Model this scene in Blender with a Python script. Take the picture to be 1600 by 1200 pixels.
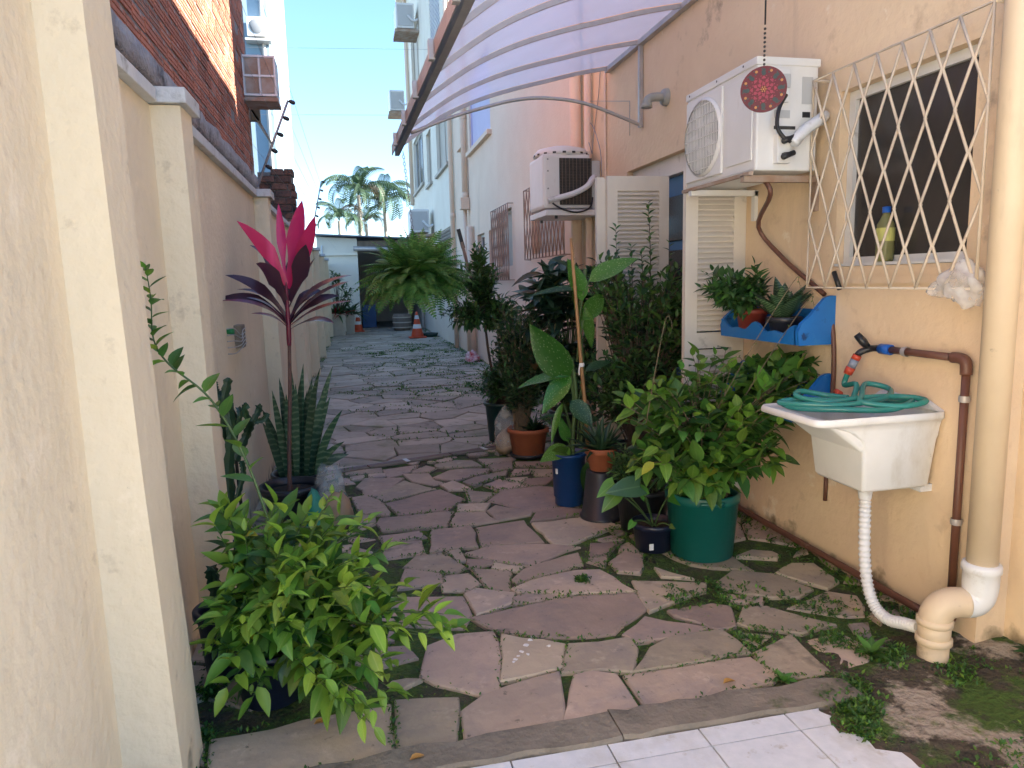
import bpy, bmesh, math, random
from mathutils import Vector, Matrix, noise
rad = math.radians
EXPO, DUST = 2.78, 0.0
for o in list(bpy.data.objects): bpy.data.objects.remove(o)
S = bpy.context.scene
col = S.collection

# ------------------------------------------------------------------ camera
FPX, CAMH = 1113.0, 1.4                      # focal length in photo pixels (1600 wide), eye height in metres
psi, th, rl = rad(12.4), rad(8.2), rad(1.4)
Fw = Vector((math.sin(psi)*math.cos(th), math.cos(psi)*math.cos(th), -math.sin(th)))
R0 = Vector((math.cos(psi), -math.sin(psi), 0)); U0 = R0.cross(Fw)
Up = math.cos(rl)*U0 + math.sin(rl)*R0
Rt = math.cos(rl)*R0 - math.sin(rl)*U0
CAM = Vector((0, 0, CAMH))
cd = bpy.data.cameras.new('camera'); cam = bpy.data.objects.new('camera', cd); col.objects.link(cam)
cam.matrix_world = Matrix(((Rt.x, Up.x, -Fw.x, CAM.x), (Rt.y, Up.y, -Fw.y, CAM.y), (Rt.z, Up.z, -Fw.z, CAM.z), (0, 0, 0, 1)))
cd.sensor_fit = 'HORIZONTAL'; cd.sensor_width = 36; cd.lens = FPX/1600*36
cd.clip_start = 0.05; cd.clip_end = 2000
S.camera = cam

# ------------------------------------------------------------------ sky, sun, exposure
SUN_EL = rad(27.5); sdx, sdy = 0.965, -0.262
to_sun = Vector((sdx*math.cos(SUN_EL), sdy*math.cos(SUN_EL), math.sin(SUN_EL))).normalized()
W = bpy.data.worlds.new('World'); S.world = W; W.use_nodes = True
wn = W.node_tree.nodes; wl = W.node_tree.links
bg = wn['Background']; sky = wn.new('ShaderNodeTexSky'); sky.sky_type = 'NISHITA'; sky.sun_disc = False
sky.sun_elevation = SUN_EL; sky.sun_rotation = math.atan2(to_sun.x, to_sun.y)
sky.air_density = 1.0; sky.dust_density = DUST; sky.ozone_density = 5.0
wl.new(sky.outputs[0], bg.inputs[0]); bg.inputs[1].default_value = 0.072
sl = bpy.data.lights.new('sun', 'SUN'); sl.energy = 4.3; sl.angle = rad(0.53); sl.color = (1, .95, .86)
so = bpy.data.objects.new('sun', sl); col.objects.link(so)
so.rotation_euler = (-to_sun).to_track_quat('-Z', 'Y').to_euler(); so.location = (30, -10, 60)
S.view_settings.view_transform = 'Standard'; S.view_settings.look = 'None'
S.view_settings.exposure = EXPO; S.view_settings.gamma = 1

# ------------------------------------------------------------------ place helpers: a photo pixel seen at a known real depth
def ray(x, y): return Fw*FPX + Rt*(x-800) - Up*(y-600)
def aY(x, y, Y): d = ray(x, y); return CAM + d*(Y/d.y)
def aX(x, y, X): d = ray(x, y); return CAM + d*(X/d.x)
def aZ(x, y, z=0): d = ray(x, y); return CAM + d*((z-CAMH)/d.z)

# ------------------------------------------------------------------ materials
MATS = {}
def mk(name, c1, c2=None, scale=4.0, rough=.6, bump=0.0, bscale=60, metal=0.0, orand=0.0, stain=None, trans=0.0, stretch=None, spec=None, bdist=.01, coat=0, hue=0, base=None):
    m = bpy.data.materials.new(name); m.use_nodes = True; nt = m.node_tree; N = nt.nodes; L = nt.links
    b = N['Principled BSDF']; b.inputs['Roughness'].default_value = rough; b.inputs['Metallic'].default_value = metal
    if spec is not None: b.inputs['Specular IOR Level'].default_value = spec
    if coat: b.inputs['Coat Weight'].default_value = coat
    tc = N.new('ShaderNodeTexCoord'); vec = tc.outputs['Object']
    if stretch:
        mp = N.new('ShaderNodeMapping'); L.new(vec, mp.inputs[0]); mp.inputs['Scale'].default_value = stretch; svec = mp.outputs[0]
    else: svec = vec
    c2 = c2 or c1
    nz = N.new('ShaderNodeTexNoise'); nz.inputs['Scale'].default_value = scale; nz.inputs['Detail'].default_value = 6; nz.inputs['Roughness'].default_value = .6
    L.new(svec, nz.inputs['Vector'])
    rp = N.new('ShaderNodeMapRange'); rp.inputs[1].default_value = .33; rp.inputs[2].default_value = .67; L.new(nz.outputs[0], rp.inputs[0])
    mx = N.new('ShaderNodeMix'); mx.data_type = 'RGBA'; mx.inputs[6].default_value = (*c1, 1); mx.inputs[7].default_value = (*c2, 1)
    L.new(rp.outputs[0], mx.inputs[0]); cur = mx.outputs[2]
    for st in (stain or []):
        sc, ssc, lo, hi = st[:4]; sst = st[4] if len(st) > 4 else None
        v = vec
        if sst:
            mp2 = N.new('ShaderNodeMapping'); L.new(vec, mp2.inputs[0]); mp2.inputs['Scale'].default_value = sst; v = mp2.outputs[0]
        n2 = N.new('ShaderNodeTexNoise'); n2.inputs['Scale'].default_value = ssc; n2.inputs['Detail'].default_value = 8; n2.inputs['Roughness'].default_value = .65
        L.new(v, n2.inputs['Vector'])
        r2 = N.new('ShaderNodeMapRange'); r2.inputs[1].default_value = lo; r2.inputs[2].default_value = hi; L.new(n2.outputs[0], r2.inputs[0])
        m2 = N.new('ShaderNodeMix'); m2.data_type = 'RGBA'; L.new(cur, m2.inputs[6]); m2.inputs[7].default_value = (*sc, 1); L.new(r2.outputs[0], m2.inputs[0]); cur = m2.outputs[2]
    if base:                                   # splashed soil, ragged, only where rain throws it up
        sx = N.new('ShaderNodeSeparateXYZ'); L.new(vec, sx.inputs[0])
        n4 = N.new('ShaderNodeTexNoise'); n4.inputs['Scale'].default_value = 7; n4.inputs['Detail'].default_value = 8; L.new(vec, n4.inputs['Vector'])
        ma = N.new('ShaderNodeMath'); ma.operation = 'MULTIPLY_ADD'; ma.inputs[1].default_value = -2.2; L.new(sx.outputs[2], ma.inputs[0]); L.new(n4.outputs[0], ma.inputs[2])
        r4 = N.new('ShaderNodeMapRange'); r4.inputs[1].default_value = .42; r4.inputs[2].default_value = .60; L.new(ma.outputs[0], r4.inputs[0])
        m4 = N.new('ShaderNodeMix'); m4.data_type = 'RGBA'; L.new(r4.outputs[0], m4.inputs[0]); L.new(cur, m4.inputs[6]); m4.inputs[7].default_value = (*base, 1); cur = m4.outputs[2]
    if orand:
        oi = N.new('ShaderNodeObjectInfo'); ge = N.new('ShaderNodeNewGeometry')
        ad = N.new('ShaderNodeMath'); ad.operation = 'ADD'; L.new(oi.outputs['Random'], ad.inputs[0]); L.new(ge.outputs['Random Per Island'], ad.inputs[1])
        fr = N.new('ShaderNodeMath'); fr.operation = 'FRACT'; L.new(ad.outputs[0], fr.inputs[0])
        hs = N.new('ShaderNodeHueSaturation'); L.new(cur, hs.inputs['Color'])
        mr = N.new('ShaderNodeMapRange'); mr.inputs[3].default_value = 1-orand; mr.inputs[4].default_value = 1+orand; L.new(fr.outputs[0], mr.inputs[0]); L.new(mr.outputs[0], hs.inputs['Value'])
        if hue:
            f2 = N.new('ShaderNodeMath'); f2.operation = 'MULTIPLY'; f2.inputs[1].default_value = 7.31; L.new(fr.outputs[0], f2.inputs[0])
            f3 = N.new('ShaderNodeMath'); f3.operation = 'FRACT'; L.new(f2.outputs[0], f3.inputs[0])
            m3 = N.new('ShaderNodeMapRange'); m3.inputs[3].default_value = .5-hue; m3.inputs[4].default_value = .5+hue; L.new(f3.outputs[0], m3.inputs[0]); L.new(m3.outputs[0], hs.inputs['Hue'])
        cur = hs.outputs[0]
    L.new(cur, b.inputs['Base Color'])
    if bump:
        n3 = N.new('ShaderNodeTexNoise'); n3.inputs['Scale'].default_value = bscale; n3.inputs['Detail'].default_value = 5; L.new(svec, n3.inputs['Vector'])
        bp = N.new('ShaderNodeBump'); bp.inputs['Strength'].default_value = bump; bp.inputs['Distance'].default_value = bdist
        L.new(n3.outputs[0], bp.inputs['Height']); L.new(bp.outputs[0], b.inputs['Normal'])
    if trans:
        t = N.new('ShaderNodeBsdfTranslucent'); L.new(cur, t.inputs[0]); ms = N.new('ShaderNodeMixShader'); ms.inputs[0].default_value = trans
        L.new(b.outputs[0], ms.inputs[1]); L.new(t.outputs[0], ms.inputs[2]); L.new(ms.outputs[0], N['Material Output'].inputs[0])
    MATS[name] = m; return m

def leafmat(name, c1, c2, rough=.46, tr=.30, orand=.36, mode=None, c3=None):
    """leaf: midrib and blotch detail from the leaf's own length and width"""
    m = mk(name, c1, c2, scale=2.2, rough=rough, trans=tr, orand=orand, hue=.018, bump=.15, bscale=14, bdist=.02)
    if mode:
        nt = m.node_tree; N = nt.nodes; L = nt.links
        mx = [n for n in N if n.type == 'MIX'][0]
        tc = [n for n in N if n.type == 'TEX_COORD'][0]
        src = mx.outputs[2]; outs = [l.to_socket for l in L if l.from_socket == src]
        if mode[:5] == 'bands':
            wv = N.new('ShaderNodeTexWave'); wv.bands_direction = mode[5]; wv.inputs['Scale'].default_value = 8 if mode[5] == 'Z' else 5; wv.inputs['Distortion'].default_value = 3.5; wv.inputs['Detail'].default_value = 3; wv.inputs['Detail Scale'].default_value = 3
            L.new(tc.outputs['Object'], wv.inputs['Vector']); f = wv.outputs['Fac']; lo, hi = .55, .95
        elif mode == 'speck':
            wv = N.new('ShaderNodeTexVoronoi'); wv.inputs['Scale'].default_value = 22
            mp = N.new('ShaderNodeMapping'); mp.inputs['Scale'].default_value = (1.6, .8, 1); L.new(tc.outputs['Object'], mp.inputs[0]); L.new(mp.outputs[0], wv.inputs['Vector']); f = wv.outputs['Distance']; lo, hi = .30, .14
        elif mode == 'rib':
            sp = N.new('ShaderNodeSeparateXYZ'); L.new(tc.outputs['Object'], sp.inputs[0]); ab = N.new('ShaderNodeMath'); ab.operation = 'ABSOLUTE'; L.new(sp.outputs[0], ab.inputs[0]); f = ab.outputs[0]; lo, hi = .03, .004
        r = N.new('ShaderNodeMapRange'); r.inputs[1].default_value = lo; r.inputs[2].default_value = hi; L.new(f, r.inputs[0])
        m2 = N.new('ShaderNodeMix'); m2.data_type = 'RGBA'; L.new(src, m2.inputs[6]); m2.inputs[7].default_value = (*c3, 1); L.new(r.outputs[0], m2.inputs[0])
        for s in outs: L.new(m2.outputs[2], s)
    return m

G1 = (.055, .05, .04)
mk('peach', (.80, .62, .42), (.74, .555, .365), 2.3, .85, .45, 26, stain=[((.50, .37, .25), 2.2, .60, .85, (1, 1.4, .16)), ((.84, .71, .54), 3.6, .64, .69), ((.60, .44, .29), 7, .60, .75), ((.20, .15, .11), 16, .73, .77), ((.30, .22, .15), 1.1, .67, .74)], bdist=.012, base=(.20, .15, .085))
mk('peach2', (.82, .64, .49), (.78, .59, .44), 2, .85, .4, 38, stain=[((.55, .42, .31), 1.1, .62, .8, (1, 1, .25))], bdist=.012)  # paler than the near peach: skylight on the middle stretch painted in
mk('cream_white', (.82, .76, .64), (.77, .70, .58), 2, .85, .3, 38, stain=[((.5, .44, .36), 1.1, .6, .8, (1, 1, .2))], bdist=.012)  # near white instead of peach: far wall's stronger skylight put into its colour
mk('cream', (.77, .645, .46), (.70, .585, .41), 1.7, .85, .5, 26, stain=[((.50, .41, .29), 2.6, .58, .85, (1, 1.3, .13)), ((.82, .70, .53), 3.1, .60, .70), ((.50, .40, .28), 8, .62, .76), ((.15, .12, .09), 15, .72, .76), ((.28, .22, .155), 1.3, .66, .73, (1, 1, .5)), ((.10, .085, .065), 5.5, .73, .77, (1, 1, .4))], bdist=.014, base=(.19, .155, .10))
mk('garage_paint', (.86, .81, .68), (.82, .77, .64), 2, .85, .2, 30)
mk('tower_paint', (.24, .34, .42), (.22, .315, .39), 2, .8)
mk('stone', (.45, .36, .27), (.34, .278, .22), 4, .78, .8, 22, orand=.26, hue=.02, stain=[((.27, .235, .22), 3.0, .48, .70), ((.53, .435, .34), 9, .58, .74), ((.15, .13, .105), 2.1, .60, .70), ((.09, .09, .06), 24, .64, .72), ((.10, .13, .04), 5, .70, .74)], bdist=.008)
mk('stone_far', (.40, .345, .285), (.29, .26, .215), 3, .78, .7, 22, orand=.28, stain=[((.19, .19, .11), 2.2, .52, .70), ((.14, .125, .10), 5, .58, .70)], bdist=.006)
mk('joint', (.05, .044, .032), (.085, .072, .052), 11, .95, 1, 60, stain=[((.05, .10, .018), 3.0, .42, .56), ((.025, .022, .017), 14, .56, .68), ((.095, .18, .025), 8, .52, .64)], bdist=.03)
mk('far_ground', (.14, .13, .11), (.10, .10, .07), .3, .9)
mk('concrete', (.24, .21, .17), (.16, .14, .115), 6, .9, .7, 45, stain=[((.07, .065, .05), 3.5, .52, .7), ((.055, .08, .02), 5, .62, .72)], bdist=.012)
mk('tile', (.70, .72, .77), (.60, .635, .69), 20, .3, .12, 60, stain=[((.50, .50, .49), 4, .52, .74), ((.42, .40, .36), 13, .60, .72), ((.2, .17, .13), 34, .70, .75)], orand=.05)
mk('grout', (.16, .11, .075), (.10, .075, .055), 15, .95)
mk('dirt', (.085, .068, .048), (.05, .042, .03), 7, .95, 1, 40, stain=[((.36, .31, .25), 3.1, .52, .57), ((.05, .10, .014), 3.7, .49, .57), ((.03, .027, .02), 11, .56, .66), ((.10, .17, .015), 8, .60, .68)], bdist=.03)
mk('brick', (.46, .165, .095), (.35, .125, .075), 9, .85, .6, 70, orand=.25, stain=[((.33, .27, .24), 5, .60, .68), ((.12, .09, .075), 4, .68, .78)], bdist=.012)
mk('brick_old', (.26, .10, .06), (.14, .07, .05), 9, .9, .8, 60, orand=.3, stain=[((.035, .033, .03), 5, .5, .62)], bdist=.02)
mk('mortar', (.27, .235, .215), (.20, .17, .155), 12, .95, .9, 50, bdist=.02)
mk('beam', (.42, .39, .36), (.26, .24, .225), 5, .95, 1, 25, stain=[((.04, .04, .04), 3, .55, .68)], bdist=.03)
mk('coping', (.60, .60, .59), (.48, .48, .47), 5, .7, .4, 50, stain=[((.22, .21, .19), 6, .56, .70)])
mk('galv', (.34, .33, .34), (.26, .25, .26), 8, .45, .1, 50, metal=.35)
mk('alu', (.48, .46, .45), (.40, .38, .38), 8, .45, metal=.4)
mk('cream_metal', (.66, .56, .44), (.56, .46, .35), 14, .5, stain=[((.33, .17, .08), 18, .66, .74)])
mk('brown_metal', (.38, .27, .20), (.30, .20, .15), 14, .5)
mk('white_plastic', (.78, .78, .77), (.72, .72, .70), 5, .42, stain=[((.56, .53, .47), 5, .56, .75, (1, 1, .4)), ((.3, .27, .22), 20, .70, .76)])
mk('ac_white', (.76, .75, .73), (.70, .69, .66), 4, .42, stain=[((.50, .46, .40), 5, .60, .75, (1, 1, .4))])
mk('ac_shadow', (.50, .50, .49), (.46, .46, .45), 4, .5)  # plain grey shared by plates, blades, brackets and panels
mk('coil', (.035, .033, .03), (.06, .055, .05), 30, .6, metal=.2)
mk('fan', (.30, .30, .30), (.26, .26, .26), 5, .5)
mk('rust', (.30, .17, .10), (.42, .36, .30), 6, .8, .3, 40)
mk('black', (.014, .014, .016), (.02, .02, .022), 6, .45)
mk('black_pot', (.016, .017, .022), (.026, .027, .033), 5, .38, .1, 20, stain=[((.10, .085, .065), 6, .62, .78)])
mk('navy_pot', (.008, .011, .028), (.012, .016, .036), 5, .38, .1, 20, stain=[((.05, .05, .05), 6, .64, .8)])
mk('blue_pot', (.006, .045, .16), (.008, .055, .19), 5, .38, .1, 20, stain=[((.08, .09, .10), 6, .66, .8)])
mk('green_pot', (.004, .10, .085), (.006, .115, .10), 4, .4, .1, 20, stain=[((.06, .09, .08), 6, .62, .82)])
mk('dark_green_pot', (.004, .032, .028), (.006, .045, .038), 4, .4)
mk('terracotta', (.40, .125, .055), (.32, .095, .042), 5, .75, .3, 40, stain=[((.16, .10, .06), 4, .58, .74), ((.10, .10, .04), 6, .66, .76)])
mk('red_pot', (.22, .035, .022), (.16, .025, .018), 5, .5)
mk('soil', (.05, .036, .024), (.03, .022, .016), 18, .95, 1, 60, bdist=.02)
mk('shutter', (.72, .66, .58), (.66, .60, .52), 4, .5, stain=[((.40, .35, .28), 6, .64, .76)])
mk('blue_door', (.012, .085, .24), (.010, .07, .20), 3, .4)
mk('blue_shelf', (.008, .17, .52), (.01, .135, .42), 4, .5, stain=[((.05, .22, .50), 6, .55, .75), ((.004, .045, .15), 12, .62, .70), ((.30, .24, .18), 17, .70, .73)])
mk('win_white', (.74, .73, .71), (.66, .65, .62), 5, .45, stain=[((.4, .37, .32), 8, .62, .74)])
mk('lavender', (.52, .48, .66), (.48, .45, .62), 3, .6)
mk('grey_shutter', (.46, .40, .33), (.40, .35, .29), 3, .6)
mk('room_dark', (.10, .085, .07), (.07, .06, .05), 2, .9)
mk('pvc_cream', (.68, .55, .39), (.62, .49, .34), 4, .5, stain=[((.44, .35, .24), 5, .55, .75, (1, 1, .25)), ((.25, .2, .14), 14, .68, .76)])
mk('pvc_dirty', (.62, .50, .35), (.45, .36, .25), 6, .6, stain=[((.10, .085, .06), 5, .52, .66)])
mk('pvc_white', (.74, .75, .76), (.66, .67, .68), 5, .4, stain=[((.42, .38, .32), 7, .55, .72), ((.2, .17, .13), 18, .66, .74)])
mk('pvc_brown', (.15, .065, .042), (.12, .05, .034), 6, .45, stain=[((.3, .2, .14), 12, .66, .74)])
mk('hose', (.025, .20, .17), (.03, .24, .20), 5, .25, spec=.6)
mk('hose_red', (.50, .06, .025), None, 5, .4)
mk('hose_grey', (.22, .25, .32), None, 5, .4)
mk('blue_fit', (.01, .10, .42), None, 5, .4)
mk('green_fit', (.01, .18, .05), None, 5, .4)
mk('bamboo', (.42, .24, .10), (.30, .16, .065), 14, .55, stretch=(1, 1, .3))
mk('bark', (.11, .07, .05), (.07, .045, .033), 14, .85, .6, 60)
mk('cane', (.15, .075, .055), (.10, .05, .04), 20, .7, .5, 80)
mk('twig', (.20, .145, .09), (.13, .10, .06), 12, .75)
mk('stem_green', (.075, .13, .035), (.055, .10, .03), 8, .5)
mk('palm_trunk', (.28, .25, .21), (.2, .18, .15), 6, .85)
mk('cone_orange', (.62, .085, .025), (.52, .07, .022), 5, .5)
mk('cone_white', (.75, .74, .72), None, 5, .5)
mk('planter', (.62, .55, .44), (.54, .48, .38), 5, .7, .2, 30)
mk('roof_blue', (.16, .20, .26), (.12, .15, .20), 4, .5)
mk('wood_old', (.25, .20, .15), (.17, .13, .10), 8, .8, stretch=(1, 1, .2))
mk('bag_sand', (.34, .235, .145), (.26, .18, .11), 6, .6, .4, 18, bdist=.02)
mk('bag_green', (.02, .19, .125), (.03, .24, .16), 30, .6)
mk('bag_plastic', (.66, .66, .62), (.58, .58, .53), 6, .3, .5, 14, trans=.35, bdist=.03)
mk('tulle', (.80, .80, .80), (.72, .72, .72), 5, .6, trans=.5)
mk('label_yellow', (.55, .54, .16), None, 5, .5)
mk('oil', (.34, .33, .14), (.28, .28, .11), 5, .12, trans=.4)
mk('mandala', (.13, .008, .013), (.10, .007, .011), 5, .5)
mk('dot_pink', (.30, .03, .055), None, 5, .5)
mk('dot_dark', (.035, .05, .045), None, 5, .5)
mk('dot_gold', (.45, .20, .05), None, 5, .5)
mk('red_cloth', (.5, .03, .05), (.75, .7, .7), 18, .7)
mk('dry_leaf', (.42, .24, .06), (.33, .17, .04), 5, .6)
mk('lamp_grey', (.36, .36, .34), (.30, .30, .28), 5, .5)
leafmat('citrus', (.12, .26, .03), (.095, .22, .028), mode='rib', c3=(.15, .27, .05))
leafmat('citrus_new', (.24, .40, .045), (.20, .35, .04), mode='rib', c3=(.28, .42, .07))
leafmat('citrus_dark', (.06, .16, .03), (.05, .13, .026), mode='rib', c3=(.075, .16, .035))
leafmat('citrus_yellow', (.42, .40, .03), (.33, .36, .03))
leafmat('hib', (.085, .21, .035), (.065, .17, .03), mode='rib', c3=(.10, .21, .045))
leafmat('hib_light', (.15, .29, .035), (.11, .235, .03), mode='rib', c3=(.2, .33, .06))
leafmat('hib_dark', (.045, .12, .03), (.036, .10, .026))
leafmat('jab', (.07, .155, .052), (.06, .135, .046), rough=.32)
leafmat('jab_new', (.085, .18, .04), (.07, .15, .034), rough=.35)
leafmat('dark_leaf', (.04, .095, .045), (.032, .078, .04), rough=.35)
leafmat('phil', (.035, .085, .048), (.028, .07, .04), rough=.28, mode='rib', c3=(.05, .10, .06))
leafmat('phil_brown', (.13, .12, .03), (.10, .055, .02), rough=.35)
leafmat('dieff', (.060, .185, .022), (.045, .15, .02), rough=.3, mode='speck', c3=(.26, .38, .15))
leafmat('dieff_pale', (.11, .26, .03), (.085, .21, .025), rough=.3, mode='speck', c3=(.33, .45, .2))
leafmat('dieff_dark', (.024, .085, .024), (.02, .07, .02), rough=.3, mode='speck', c3=(.22, .30, .16))
leafmat('arum', (.10, .26, .035), (.08, .22, .04), rough=.3, mode='rib', c3=(.15, .3, .07))
leafmat('arum_grey', (.085, .20, .10), (.07, .17, .085), rough=.3, mode='rib', c3=(.15, .27, .14))
leafmat('sans', (.035, .085, .034), (.026, .065, .028), rough=.4, tr=.05, mode='bandsZ', c3=(.11, .16, .085))
leafmat('sans_pot', (.022, .06, .026), (.016, .045, .02), rough=.35, tr=.05, mode='bandsY', c3=(.10, .15, .075))
leafmat('cactus', (.026, .062, .022), (.018, .045, .016), rough=.55, tr=0)
leafmat('fern', (.17, .38, .10), (.14, .32, .08), rough=.55, tr=.42, orand=.3)
leafmat('fern_dark', (.11, .28, .07), (.09, .23, .06), rough=.55, tr=.4)
leafmat('cordy_pink', (.60, .022, .13), (.50, .016, .10), rough=.32, tr=.35, orand=.12, mode='rib', c3=(.70, .06, .2))
leafmat('cordy_dark', (.035, .012, .022), (.05, .016, .028), rough=.3, tr=.12, orand=.2)
leafmat('cordy_mid', (.10, .03, .05), (.07, .035, .05), rough=.3, tr=.15, orand=.2, mode='rib', c3=(.3, .02, .07))
leafmat('cordy_red', (.20, .012, .035), (.14, .012, .03), rough=.35, tr=.15, orand=.15)
leafmat('palm', (.028, .070, .028), (.022, .055, .024), rough=.75, tr=.1, orand=.25)
leafmat('palm_dry', (.08, .06, .035), (.06, .045, .025), rough=.5)
leafmat('weed', (.055, .15, .026), (.04, .12, .022), rough=.5, orand=.4)
leafmat('weed_light', (.12, .25, .025), (.09, .20, .02), rough=.5, orand=.3)
leafmat('bromel_red', (.35, .02, .03), (.28, .02, .03))

def special(name):
    m = bpy.data.materials.new(name); m.use_nodes = True; MATS[name] = m
    return m, m.node_tree.nodes, m.node_tree.links
m, N, L = special('polycarb')
b = N['Principled BSDF']; b.inputs['Base Color'].default_value = (.80, .84, .88, 1); b.inputs['Roughness'].default_value = .25
tp = N.new('ShaderNodeBsdfTransparent'); tp.inputs[0].default_value = (.66, .84, 1, 1); tl = N.new('ShaderNodeBsdfTranslucent'); tl.inputs[0].default_value = (.62, .83, 1, 1)
tc = N.new('ShaderNodeTexCoord'); wv = N.new('ShaderNodeTexWave'); wv.bands_direction = 'Y'; wv.inputs['Scale'].default_value = 30; wv.inputs['Distortion'].default_value = .3; L.new(tc.outputs['Object'], wv.inputs['Vector'])
nz = N.new('ShaderNodeTexNoise'); nz.inputs['Scale'].default_value = 2.5; L.new(tc.outputs['Object'], nz.inputs['Vector'])
am = N.new('ShaderNodeMath'); am.operation = 'MULTIPLY_ADD'; am.inputs[1].default_value = .16; am.inputs[2].default_value = .50; L.new(wv.outputs['Fac'], am.inputs[0])
an = N.new('ShaderNodeMath'); an.operation = 'MULTIPLY_ADD'; an.inputs[1].default_value = .2; L.new(nz.outputs[0], an.inputs[0]); L.new(am.outputs[0], an.inputs[2])
m1 = N.new('ShaderNodeMixShader'); L.new(an.outputs[0], m1.inputs[0]); L.new(tp.outputs[0], m1.inputs[1]); L.new(tl.outputs[0], m1.inputs[2])
m2 = N.new('ShaderNodeMixShader'); m2.inputs[0].default_value = .10; L.new(m1.outputs[0], m2.inputs[1]); L.new(b.outputs[0], m2.inputs[2]); L.new(m2.outputs[0], N['Material Output'].inputs[0])
m, N, L = special('glass_dark')
b = N['Principled BSDF']; b.inputs['Base Color'].default_value = (.075, .066, .06, 1); b.inputs['Roughness'].default_value = .15
tp = N.new('ShaderNodeBsdfTransparent'); tp.inputs[0].default_value = (.5, .48, .46, 1); m1 = N.new('ShaderNodeMixShader'); m1.inputs[0].default_value = .7
L.new(tp.outputs[0], m1.inputs[1]); L.new(b.outputs[0], m1.inputs[2]); L.new(m1.outputs[0], N['Material Output'].inputs[0])
m, N, L = special('film')
b = N['Principled BSDF']; b.inputs['Base Color'].default_value = (.75, .78, .76, 1); b.inputs['Roughness'].default_value = .2
tp = N.new('ShaderNodeBsdfTransparent'); tc = N.new('ShaderNodeTexCoord'); nz = N.new('ShaderNodeTexNoise'); nz.inputs['Scale'].default_value = 9; L.new(tc.outputs['Object'], nz.inputs['Vector'])
mr = N.new('ShaderNodeMapRange'); mr.inputs[1].default_value = .35; mr.inputs[2].default_value = .75; mr.inputs[3].default_value = .12; mr.inputs[4].default_value = .5; L.new(nz.outputs[0], mr.inputs[0])
m1 = N.new('ShaderNodeMixShader'); L.new(mr.outputs[0], m1.inputs[0]); L.new(tp.outputs[0], m1.inputs[1]); L.new(b.outputs[0], m1.inputs[2]); L.new(m1.outputs[0], N['Material Output'].inputs[0])
m, N, L = special('netting')
b = N['Principled BSDF']; b.inputs['Base Color'].default_value = (.85, .85, .85, 1); b.inputs['Roughness'].default_value = .6
tp = N.new('ShaderNodeBsdfTransparent'); tc = N.new('ShaderNodeTexCoord'); nz = N.new('ShaderNodeTexNoise'); nz.inputs['Scale'].default_value = 16; L.new(tc.outputs['Object'], nz.inputs['Vector'])
mr = N.new('ShaderNodeMapRange'); mr.inputs[1].default_value = .3; mr.inputs[2].default_value = .7; mr.inputs[3].default_value = .12; mr.inputs[4].default_value = .5; L.new(nz.outputs[0], mr.inputs[0])
m1 = N.new('ShaderNodeMixShader'); L.new(mr.outputs[0], m1.inputs[0]); L.new(tp.outputs[0], m1.inputs[1]); L.new(b.outputs[0], m1.inputs[2]); L.new(m1.outputs[0], N['Material Output'].inputs[0])

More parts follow.
